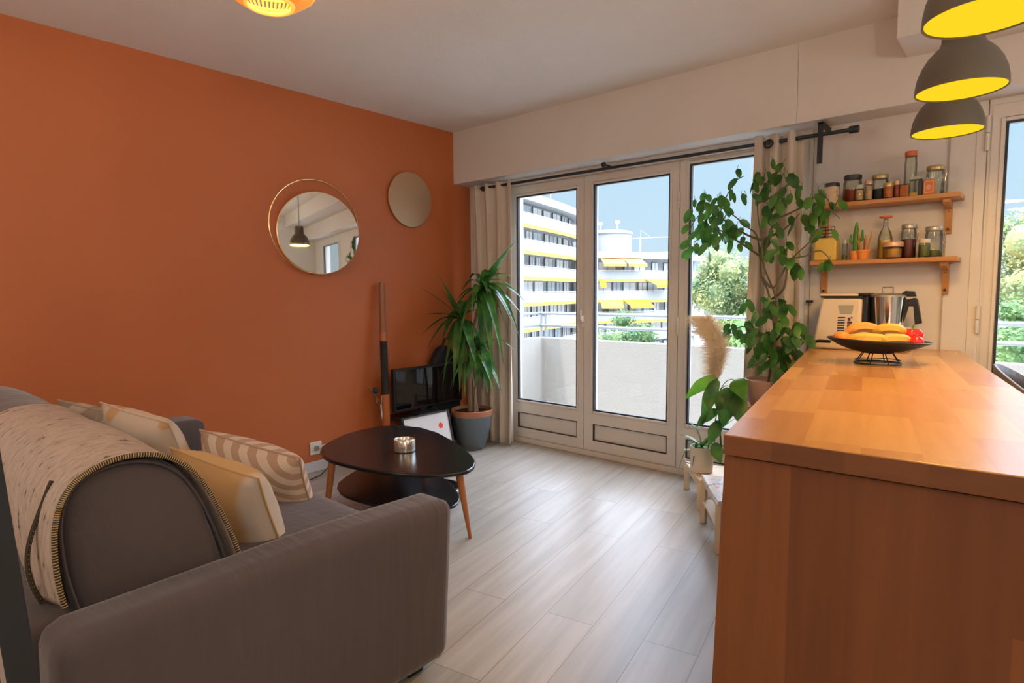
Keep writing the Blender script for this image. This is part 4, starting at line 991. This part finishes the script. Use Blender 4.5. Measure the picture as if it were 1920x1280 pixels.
jar('brass lidded jar half full of black tea in the middle of the upper shelf', 1634, 1668, 328, yf+.01, ZU, F['navy'], .5, LD_['gold'])
jar('low orange spice jar in front of the tall tube on the upper shelf', 1656, 1677, 343, 3.49, ZU, F['orange'], .9, LD_['gold'], name='spice_jar')
jar('small red spice jar with copper cap, right of the orange spice jar', 1676, 1688, 339, 3.50, ZU, F['red'], .9, LD_['copper'], name='spice_jar')
jar('small square red and beige spice box low on the upper shelf', 1687, 1706, 345, 3.51, ZU, F['orange'], .9, None, square=True, name='spice_box', cat='box')
jar('tall slim glass tube with orange red lid on the upper shelf', 1696, 1722, 284, yf+.03, ZU, None, 0, LD_['red'], lidh=.02, name='storage_tube')
jar('low clear square jar behind the orange label box', 1706, 1732, 331, 3.55, ZU, F['yellow'], .3, LD_['glass'], square=True, name='storage_jar')
tt, c_, r_, h_ = jar('small orange box with pale square emblem on the upper shelf', 1732, 1754, 337, 3.50, ZU, None, 0, None, square=True, bodym=mat('orange_box_card', (.62, .18, .04, 1), .6), name='tea_box', cat='box')
fy = c_.y-r_*.8
m = MB(); m.tube([(c_.x+.4*r_*cos(a), fy-.0005, c_.z+h_*.5+.4*r_*sin(a)) for a in frange(.6, 2*pi+.2, 20)], .0009, 5); m.tube([(c_.x+.2*r_*cos(a), fy-.0005, c_.z+h_*.5+.2*r_*sin(a)) for a in frange(0, 2*pi, 14)], .0009, 5)
q_ = r_*.8; m.tube([(c_.x-q_, fy-.0004, c_.z+h_*.15), (c_.x+q_, fy-.0004, c_.z+h_*.15), (c_.x+q_, fy-.0004, c_.z+h_*.88), (c_.x-q_, fy-.0004, c_.z+h_*.88), (c_.x-q_, fy-.0004, c_.z+h_*.15)], .0009, 5)
m.build('emblem', M['paper'], tt)
jar('slim black and white packet left of the orange emblem box', 1722, 1731, 338, 3.50, ZU, None, 0, None, square=True, bodym=mat('black_card', (.04, .035, .03, 1), .5), name='spice_packet', cat='packet')
jar('large clip top jar with brass lid at the right end of the upper shelf', 1736, 1774, 311, yf+.02, ZU, None, 0, LD_['gold'], clip=True, name='clip_jar')
# lower shelf
bag = PY(1530, 448, 3.53); bag2 = PY(1572, 448, 3.53)
t = thing('yellow_box', 'translucent yellow storage box at the left end of the lower shelf', 'box', ((bag.x+bag2.x)/2, 3.53, ZLW), GJ['lower'])
MB().box(bag.x, bag2.x, 3.49, 3.57, ZLW+.0005, bag.z).build('body', mat('yellow_plastic', (.70, .46, .06, 1), .35), t, bevel=.008)
m = MB(); zz = bag.z
for q_ in (0, .35, .7, 1): m.tube([(bag.x+.025, 3.50+.05*q_*0, zz+.004+.05*q_), (bag2.x-.012, 3.50, zz+.006+.05*q_)], .0022, 6)
for q_ in (0, .4, 1): xx = bag.x+.025+(bag2.x-.037-bag.x)*q_; m.tube([(xx, 3.50, zz), (xx, 3.50, zz+.056)], .0022, 6)
t2 = thing('wire_rack', 'small black wire rack on top of the yellow box', 'rack', (bag.x+.05, 3.5, zz)); m.build('wires', M['black'], t2)
jar('small slim clear bottle beside the yellow box', 1579, 1590, 450, 3.52, ZLW, F['green'], .3, LD_['glass'], grp='lower', name='glass_bottle', cat='bottle')
jar('slim glass jar of pale dried stalks left of the terracotta pot', 1599, 1613, 449, 3.53, ZLW, F['beige'], .9, None, grp='lower', name='glass_jar')
# terracotta pots with cactus and sticks
def pot_at(label, px, pyb, y_, r_, h_, cat='pot'):
    c = PY(px, pyb, y_); c = V((c.x, y_, ZLW+.0005)); t = thing('terracotta_pot', label, cat, c, GJ['lower'])
    MB().lathe([(r_*.72, 0), (r_*.95, h_*.8), (r_*1.05, h_*.8), (r_*1.08, h_), (r_*.9, h_), (r_*.85, h_*.8), (r_*.2, h_*.78)], c, 28).build('pot', mat('orange_clay', (.70, .25, .05, 1), .6), t); return t, c
t, c = pot_at('low terracotta pot with a green cactus on the lower shelf', 1602, 486, 3.50, .024, .045)
m = MB(); c1 = c+V((.004, .0, .04)); m.tube([c1, c1+V((0, 0, .09)), c1+V((0, 0, .15))], [.012, .015, .004], 10); m.tube([c1+V((.01, 0, .05)), c1+V((.028, 0, .065)), c1+V((.028, 0, .11))], [.007, .009, .004], 8); m.tube([c1+V((-.01, 0, .04)), c1+V((-.024, 0, .055)), c1+V((-.025, 0, .09))], [.007, .008, .004], 8)
m.build('cactus', mat('cactus_green', (.07, .22, .03, 1), .6), t)
t, c = pot_at('wider terracotta pot holding wooden brushes and sticks', 1618, 486, 3.50, .034, .048)
m = MB(); rnd = random.Random(3)
for i in range(11): a = rnd.uniform(0, 6.28); m.tube([c+V((.015*cos(a), .012*sin(a), .03)), c+V((.035*cos(a), .02*sin(a), rnd.uniform(.09, .15)))], .003, 6)
m.build('sticks', M['shelf'], t)
# swing-top bottle
a_, b_ = PY(1646, 440, 3.54), PY(1674, 440, 3.54); cx_ = (a_.x+b_.x)/2; r_ = (b_.x-a_.x)/2; c = V((cx_, 3.54, ZLW+.0005))
t = thing('swing_top_bottle', 'swing top glass bottle of golden oil on the lower shelf', 'bottle', c, GJ['lower'])
zt_ = PY(1660, 405, 3.54).z-c.z
MB().lathe([(r_*.9, 0), (r_, .006), (r_, zt_*.48), (r_*.75, zt_*.62), (r_*.36, zt_*.74), (r_*.30, zt_*.9), (r_*.36, zt_*.91), (r_*.3, zt_*.93)], c, 28).build('body', M['jarglass'], t)
MB().lathe([(r_*.8, .005), (r_*.92, .01), (r_*.92, zt_*.44), (r_*.2, zt_*.45)], c, 24).build('oil', F['yellow'], t)
MB().lathe([(r_*.85, zt_*.955), (r_*.9, zt_*.965), (r_*.9, zt_*.995), (r_*.8, zt_)], c, 20).tube([c+V((0, 0, zt_*.92)), c+V((0, 0, zt_*.96))], .006, 8).build('stopper', LD_['red'], t)
jar('low wide jar of golden biscuits in front of the oil bottle', 1655, 1694, 454, 3.495, ZLW, F['cookie'], .75, LD_['copper'], grp='lower', lidh=.02, lidr=1.1)
jar('tall tin lidded jar of dark red beans on the lower shelf', 1689, 1721, 421, 3.54, ZLW, F['brownred'], .62, LD_['steel'], grp='lower', clip=True)
jar('short jar of green lentils with pale lid between the two tallest lower jars', 1722, 1746, 448, 3.505, ZLW, F['green'], .8, mat('pale_lid', (.62, .55, .44, 1), .5), grp='lower')
jar('large clear grey lidded jar at the right end of the lower shelf', 1734, 1771, 425, 3.55, ZLW, F['green'], .25, LD_['steel'], grp='lower', clip=True)

# ------------------------------------------------------------------ food processor on the counter
YA = 3.36
def ap(x, y, yy=YA): return PY(x, y, yy)
t = thing('food_processor', 'cream cooking machine with steel jug standing at the far end of the counter', 'appliance', (3.0, YA+.05, TOPZ))
bl_, br_ = ap(1522, 637), ap(1611, 640); tl_, tr_ = ap(1540, 557), ap(1617, 558)
x0b, x1b, x0t, x1t = bl_.x, br_.x, tl_.x, tr_.x; zt_ = tl_.z-.004
def body(mb, y0a, y1a):
    mb.add([(x0b, y0a, TOPZ+.001), (x1b, y0a, TOPZ+.001), (x1b, y1a, TOPZ+.001), (x0b, y1a, TOPZ+.001), (x0t, y0a+.01, zt_), (x1t-.004, y0a+.01, zt_), (x1t-.004, y1a, zt_), (x0t, y1a, zt_)],
           [(3,2,1,0), (4,5,6,7), (0,1,5,4), (1,2,6,5), (2,3,7,6), (3,0,4,7)])
m = MB(); body(m, YA, YA+.20)
eb = ap(1701, 625); m.box(x1b-.01, eb.x, YA, YA+.20, TOPZ+.001, TOPZ+.115)
m.build('housing', M['body'], t, bevel=.012, bseg=3)
MB().box(x0t-.004, x1t+.0, YA+.006, YA+.20, zt_, zt_+.010).build('top_slot', M['black'], t, smooth=False)
MB().box(x0t-.008, x1t-.02, YA+.0, YA+.205, zt_+.010, zt_+.022).build('top_cover', M['body'], t, bevel=.004)
m = MB(); m.box(x1t-.035, x1t+.02, YA+.02, YA+.18, zt_+.010, zt_+.024); m.box(x1b-.004, x1t+.018, YA+.03, YA+.17, TOPZ+.115, zt_+.010); m.build('lock_arm', M['black'], t, bevel=.004)
# front marks: jug sign, measuring bars, mascot-free dark block of writing
fm = MB()
def fq(x, y): p = ap(x, y, YA); p.y = YA+.0+(p.z-TOPZ)/(zt_-TOPZ)*.01-.0015; return p
for i in range(7):
    y = 594+i*4.9; xo = 1570.5-i*.35
    fm.extr([fq(xo, y), fq(xo+13.5, y), fq(xo+13.5, y+2.4), fq(xo, y+2.4)], (0, .001, 0))
fm.build('level_bars', M['black'], t, smooth=False)
fm = MB()
for i, (xa, xb, y, hh) in enumerate([(1589,1594,595.5,6), (1595,1598,594,3), (1588,1597,602.5,4), (1588,1596.5,608,7.5), (1588,1596,616.5,2.6), (1587,1595.5,620.5,4.5)]):
    fm.extr([fq(xa, y), fq(xb, y), fq(xb, y+hh), fq(xa, y+hh)], (0, .001, 0))
fm.build('lettering', mat('maroon_ink', (.09, .02, .02, 1), .5), t, smooth=False)
fm = MB(); fm.extr([fq(1571, 572.5), fq(1600, 572.5), fq(1597, 588.5), fq(1574.5, 588.5)], (0, .001, 0)); fm.build('jug_symbol', mat('grey_print', (.36, .35, .29, 1), .5), t, smooth=False)
fm = MB(); fm.extr([fq(1569, 571.5), fq(1601, 570), fq(1601, 567), fq(1577, 567.5)], (0, .001, 0)); fm.build('jug_symbol_lid', mat('pale_print', (.66, .64, .5, 1), .5), t, smooth=False)
# steel jug
ja, jb = ap(1637, 608, YA+.08), ap(1687, 608, YA+.08); jc = V(((ja.x+jb.x)/2, YA+.10, TOPZ+.116)); jh = ap(1660, 556, YA+.08).z-jc.z
t2 = thing('steel_jug', 'polished steel mixing jug with black handle seated in the cooking machine', 'jug', jc)
MB().lathe([(.066, 0), (.070, .004), (.080, jh), (.076, jh), (.066, .01), (.02, .008)], jc, 40).build('bowl', M['steel'], t2)
MB().lathe([(.081, jh), (.081, jh+.008), (.05, jh+.016), (.02, jh+.018)], jc, 36).build('lid', LD_['steel'], t2)
MB().tube([jc+V((-.025, 0, jh+.014)), jc+V((-.025, 0, jh+.045)), jc+V((.02, 0, jh+.045)), jc+V((.02, 0, jh+.014))], .004, 8).build('lid_handle', M['steel'], t2)
hx = jc.x+.062
m = MB()
pA = [ap(x, y, YA+.08) for x, y in ((1684, 610), (1697, 562), (1716, 558), (1720, 562), (1728, 606), (1715, 609), (1712, 574), (1703, 574), (1691, 612))]
m.extr(pA, (0, .03, 0)); m.extr([ap(x, y, YA+.08) for x, y in ((1690, 550), (1697, 545), (1714, 546), (1717, 556), (1700, 556))], (0, .035, 0)); m.build('handle', M['black'], t2, bevel=.003)
MB().tube([ap(1518, 642, 3.42), ap(1535, 639, 3.3), ap(1556, 640, 3.27)], .008, 8).build('power_cord', M['black'], t)

# fruit bowl
L_, R_ = PZ(1554, 640, .985), PZ(1742, 656, .955); bc = (L_+R_)/2; bc.z = TOPZ; axx = (R_-L_); axx.z = 0; half = axx.length/2; ex_ = axx.normalized(); ey2 = V((-ex_.y, ex_.x, 0))
bc = V((PZ(1645, 681, TOPZ).x, PZ(1645, 681, TOPZ).y, TOPZ))
t = thing('fruit_bowl', 'black oval dish on a wire ring base on the counter', 'bowl', bc)
def dish(u, v):
    r_ = u; a = 2*pi*v; hh = .045+.052*(r_**2.2)+.016*(r_**3)*(-cos(a)*.55+.45*0)
    return bc+ex_*(half*r_*cos(a))+ey2*(.135*r_*sin(a))+V((0, 0, hh))
MB().grid(dish, 10, 60).build('dish', M['black'], t, solid=.005, angle=180)
m = MB()
rb, rt_ = .083, .055
ring = lambda r_, z_: [bc+ex_*r_*cos(a)+ey2*r_*sin(a)+V((0, 0, z_)) for a in frange(0, 2*pi, 40)]
m.tube(ring(rb, .003), .0028, 8, cap=False); m.tube(ring(rt_, .047), .0028, 8, cap=False); m.tube(ring(rb*.97, .014), .002, 8, cap=False)
for i in range(8):
    a = 2*pi*i/8+.2; m.tube([bc+(ex_*cos(a)+ey2*sin(a))*rb+V((0, 0, .003)), bc+(ex_*cos(a)+ey2*sin(a))*rt_+V((0, 0, .047))], .0022, 6)
m.build('wire_base', M['black'], t)
by = mat('banana_skin', (.72, .42, .06, 1), .5, var=.25, vscale=14); by2 = mat('ripe_fruit_skin', (.70, .32, .05, 1), .5, var=.25, vscale=14)
def banana(label, A, B, off, r_, zc, m_, lift=.02):
    a = bc+ex_*A[0]+ey2*A[1]+V((0, 0, zc)); b_ = bc+ex_*B[0]+ey2*B[1]+V((0, 0, zc))
    mid = (a+b_)/2+ey2*off+V((0, 0, lift)); pts = bez(a, mid, b_, 14)
    t = thing('banana', label, 'banana', (a+b_)/2-V((0, 0, r_)), 'fruit in the black dish')
    MB().tube(pts, [r_*(.25+.75*min(1, 4.5*min(i/14, 1-i/14)+.02)**.6) for i in range(15)], 7).build('skin', m_, t, angle=50)
    MB().tube([pts[-1], pts[-1]+(pts[-1]-pts[-2]).normalized()*.02], .004, 6).build('stalk', M['stem'], t)
banana('ripe banana at the left front of the fruit dish', (-.13, -.03), (.03, -.05), -.035, .021, .096, by)
banana('ripe banana lying front centre of the fruit dish', (-.02, -.05), (.11, -.03), -.03, .021, .095, by)
banana('orange tinged banana at the back left of the fruit dish', (-.12, .02), (.02, .03), -.01, .021, .122, by2, .05)
banana('banana arching over the middle of the fruit dish', (-.02, .02), (.10, .0), -.03, .021, .122, by, .045)
q_ = bc+ex_*-.135+ey2*.0+V((0, 0, .105))
t = thing('orange', 'small orange at the left rim of the fruit dish', 'orange', q_-V((0, 0, .03)), 'fruit in the black dish'); MB().ball(q_, (.034, .034, .026), 20, 12).build('peel', mat('orange_peel', (.75, .25, .03, 1), .5, bump=.3, bscale=120), t)
def pepper(label, p, r_, name, n_l=4):
    t = thing(name, label, name.replace('_', ' '), p-V((0, 0, r_)), 'fruit in the black dish'); m = MB(); N2 = 28; vs = []
    for i in range(13):
        a = pi*i/12
        for j in range(N2):
            ph = 2*pi*j/N2; k_ = 1+(.10*cos(n_l*ph) if n_l else 0)*sin(a); vs.append(p+V((r_*k_*sin(a)*cos(ph), r_*k_*sin(a)*sin(ph), r_*.95*cos(a)-.012*(n_l > 0)*math.exp(-(a/.5)**2)*2)))
    m.add(vs, [(i*N2+j, (i+1)*N2+j, (i+1)*N2+(j+1) % N2, i*N2+(j+1) % N2) for i in range(12) for j in range(N2)])
    m.build('flesh', mat(name+'_skin', (.75, .025, .02, 1), .2, var=.15), t); MB().tube([p+V((0, 0, r_*.7)), p+V((.004, 0, r_*1.15))], .004, 6).build('stalk', mat('green_stalk', (.12, .22, .04, 1), .6), t)
pepper('glossy red pepper on the right side of the fruit dish', bc+ex_*.122+ey2*.005+V((0, 0, .118)), .036, 'red_pepper')
pepper('small red tomato in front of the red pepper', bc+ex_*.118+ey2*-.055+V((0, 0, .094)), .026, 'tomato', 0)

# ------------------------------------------------------------------ chair beyond the counter
ct = PY(1905, 683, 3.0)
t = thing('dining_chair', 'dark brown shell chair just visible beyond the right edge of the counter', 'chair', (3.80, 2.95, 0))
ms = mat('brown_shell', (.075, .06, .055, 1), .45); bxc = V((3.79, 2.93, 0))
def shell(u, v):
    a = radians(-150+300*u)-pi/2+pi
    # bucket: back high around the left side, open to the right
    ang = radians(20+320*u); top = .46+.46*(.5-.5*cos(2*pi*u))**.6
    r_ = .10+.15*v**.5
    return bxc+V((r_*cos(ang)*1.0, r_*sin(ang), .44+(top-.44)*v**1.6))
MB().grid(shell, 40, 14).build('shell', ms, t, solid=.01, angle=180)
MB().lathe([(.12, .43), (.125, .445), (.10, .455)], bxc, 28).build('seat', ms, t)
for (x, y) in ((-.1, -.1), (.1, -.1), (-.1, .1), (.1, .1)): MB().tube([bxc+V((x*.6, y*.6, .43)), bxc+V((x*1.9, y*1.9, 0))], [.013, .009], 8).build('leg', M['legwood'], t)

# ------------------------------------------------------------------ left edge: post and pouf
t = thing('partition_post', 'black metal upright with a painted pale reflection at the left edge of the picture', 'post', (2.61, .15, 0))
def pz(f_): return V((2.60, .055, 2.35)).lerp(V((2.60, .212, 0)), f_)
a, b_ = pz(0), pz(1)
w3 = V((-.006, -.034, 0)); d3 = V((-.030, .004, 0))
MB().extr([b_, b_+w3, a+w3, a], d3).build('upright', mat('anthracite_post', (.012, .014, .017, 1), .5), t, smooth=False)
MB().extr([b_+w3, b_+w3*1.16, a+w3*1.16, a+w3], d3).build('reflection_strip', mat('painted_reflection', (.35, .28, .25, 1), .5), t, smooth=False)  # pinkish reflection beside the post, put in as a pale strip
q = V((2.30, .03, 0))
t = thing('pouf', 'small cream pouf with orange side partly hidden behind the black post', 'pouf', q)
m = MB(); rbox(m, 2.12, 2.42, -.13, .125, .02, .40, .05); m.build('cover', M['cup'], t, angle=180)
m = MB(); rbox(m, 2.425, 2.45, -.10, .07, .05, .33, .012); m.build('side_tab', M['terra'], t, angle=180)

# ------------------------------------------------------------------ pendants
PZ_ = 1.775
pcs = [(1775.5, 248), (1801, 170), (1847, 33)]
pend = thing('pendant_lamp', 'tmp', 'lamp', PZ(*pcs[0], PZ_), 'pendants above the counter')
R0 = .112
o0 = V(pend['_o'])
pr_ = [(1.0, 0), (1.0, .03), (.99, .2), (.95, .42), (.86, .66), (.74, .86), (.60, 1.02), (.49, 1.12), (.455, 1.25), (.44, 1.9), (.40, 1.95)]
outer = [(r_*R0, z*R0) for r_, z in pr_]; inner = [(r_*R0*.975, z*R0) for r_, z in pr_[:9]][::-1]
MB().lathe(outer+[(.36*R0, 1.9*R0)]+inner, o0, 56, closed=True).build('shade', M['shade'], pend)
MB().lathe([(R0*.96, .003), (R0*.95, .006), (R0*.2, .006)], o0, 48).build('diffuser', emis('warm_yellow_diffuser', (1.0, .70, .018, 1), 1.0), pend)
MB().tube([o0+V((0, 0, 1.9*R0)), o0+V((0, 0, HC-PZ_-.025))], .004, 8).build('cable', M['black'], pend)
MB().lathe([(.05, HC-PZ_-.03), (.05, HC-PZ_-.002)], o0, 24).build('ceiling_rose', M['black'], pend)
labs = ['grey dome pendant farthest from the camera, lowest in the picture', 'grey dome pendant in the middle of the row of three', 'grey dome pendant nearest the camera, cut by the top edge']
pend['label'] = labs[0]
locs = [PZ(*p, PZ_) for p in pcs]
for i in (1, 2):
    c = pend.copy(); COL.objects.link(c); c.location = locs[i]; c['label'] = labs[i]; c['_o'] = tuple(locs[i])
    for ch in list(pend.children): d_ = ch.copy(); COL.objects.link(d_); d_.parent = c
def light(name, typ, loc, energy, col, size=.1, **kw):
    l = bpy.data.lights.new(name, typ); l.energy = energy; l.color = col
    if typ in ('POINT', 'SPOT'): l.shadow_soft_size = size
    if typ == 'AREA': l.shape = 'DISK'; l.size = size
    for k_, v_ in kw.items(): setattr(l, k_, v_)
    o = bpy.data.objects.new(name, l); COL.objects.link(o); o.location = loc; return o
P_PEND, P_WOVEN, P_FILL, SUN_E, SKY = 6.5, 14, 56, 3.8, 1.0
for i, p in enumerate(locs): light('pendant_bulb', 'AREA', p-V((0, 0, .004)), P_PEND, (1, .56, .17), R0*1.8)

# woven ceiling lamp over the sofa
wc = V((1.575, 1.10, 2.36)); rw = .19
wl = thing('woven_ceiling_lamp', 'glowing orange woven ceiling lamp cut by the top edge', 'lamp', wc-V((0, 0, .15)))
kk = NT('glowing_rattan'); kk.b.inputs['Base Color'].default_value = (.75, .33, .06, 1); kk.b.inputs['Roughness'].default_value = .6; kk.b.inputs['Emission Color'].default_value = (1, .30, .03, 1); kk.b.inputs['Emission Strength'].default_value = .55
m = MB(); NS_ = 72
def wp(ph, th_): return wc+V((rw*sin(th_)*cos(ph), rw*sin(th_)*sin(ph), -.155*cos(th_)+.0))
for i in range(NS_):
    ph = 2*pi*i/NS_; m.tube([wp(ph, a) for a in frange(.42, pi/2+.45, 8)], .0042, 5)
m.build('rattan_strands', kk.m, wl)
m = MB()
for a, r_ in ((.42, .008), (.9, .005), (1.25, .005), (pi/2+.45, .008)): m.tube([wp(ph, a) for ph in frange(0, 2*pi, 48)], r_, 8, cap=False)
k2 = NT('glowing_rim'); k2.b.inputs['Base Color'].default_value = (.8, .5, .1, 1); k2.b.inputs['Emission Color'].default_value = (1, .55, .08, 1); k2.b.inputs['Emission Strength'].default_value = .8
m.build('hoops', k2.m, wl)
MB().ball(wc+V((0, 0, -.01)), .055, 20, 14).build('bulb', emis('warm_bulb', (1, .55, .12, 1), 2.2), wl)
MB().tube([wc+V((0, 0, .03)), (wc.x, wc.y, HC-.001)], .025, 16).build('stem', M['black'], wl)
light('woven_lamp_light', 'POINT', wc+V((0, 0, -.02)), P_WOVEN, (1, .58, .27), .16)

# unseen opal globes added as indoor fill light, out of view
for i, (x, y) in enumerate(((4.9, -.5), (1.6, -1.0), (5.2, 1.9))):
    g = thing('fill_globe', ['unseen opal fill lamp added behind the camera', 'unseen opal fill lamp added behind the sofa', 'unseen opal fill lamp added over the dining side'][i], 'lamp', (x, y, 1.87))
    MB().ball((x, y, 2.02), .15, 32, 20).build('globe', emis('fill_globe_glow', (1, .9, .78, 1), 3), g)
    MB().tube([(x, y, 2.16), (x, y, HC-.002)], .006, 8).build('cord', M['black'], g)
    light('fill_globe_light', 'POINT', (x, y, 1.82), P_FILL*(1, .55, .45)[i], (1, .88, .77), .15)

# monstera of the dining side (seen in the round mirror)
q = V((5.1, 2.9, 0))
t = thing('monstera', 'large monstera plant on the dining side reflected in the round mirror', 'plant', q)
MB().lathe([(.14, 0), (.19, .35), (.18, .35), (.17, .32), (.02, .32)], q, 28).build('pot', M['cup'], t)
m = MB(); st_ = MB(); rnd = random.Random(8)
for i in range(26):
    az = rnd.uniform(0, 6.28); rr_ = rnd.uniform(.15, .5); h_ = rnd.uniform(.7, 1.55); a = q+V((rr_*cos(az), rr_*sin(az), h_)); st_.tube([q+V((0, 0, .3)), q+V((rr_*.3*cos(az), rr_*.3*sin(az), h_*.7)), a], .006, 6)
    tip = a+V((cos(az)*.24, sin(az)*.24, -.12)); bigleaf(m, a, tip, .22, .05)
m.build('leaves', M['ficus'], t, weld=False, angle=180); st_.build('stems', M['ficus'], t)

# ------------------------------------------------------------------ daylight
W = bpy.data.worlds.new('sky'); S.world = W; W.use_nodes = True; nt = W.node_tree; bg = nt.nodes['Background']
tc = nt.nodes.new('ShaderNodeTexCoord'); sx = nt.nodes.new('ShaderNodeSeparateXYZ'); nt.links.new(tc.outputs['Generated'], sx.inputs[0])
rp = nt.nodes.new('ShaderNodeValToRGB'); e = rp.color_ramp.elements
e[0].position = 0.0; e[0].color = (.68, .86, .98, 1); e[1].position = .46; e[1].color = (10.6, 11.9, 14.6, 1)   # upper sky out of view, brightened to light the room
x_ = e.new(.22); x_.color = (.58, .82, 1.0, 1); x_ = e.new(.34); x_.color = (5.0, 5.7, 7.0, 1)
nt.links.new(sx.outputs[2], rp.inputs[0]); nt.links.new(rp.outputs[0], bg.inputs['Color']); bg.inputs['Strength'].default_value = SKY
sun = light('sun', 'SUN', (0, -5, 20), SUN_E, (1, .96, .9)); sun.data.angle = radians(1)
sun.rotation_euler = V((.12, .36, -.92)).to_track_quat('-Z', 'Y').to_euler()
for o in list(bpy.data.objects):
    if '_o' in o: del o['_o']
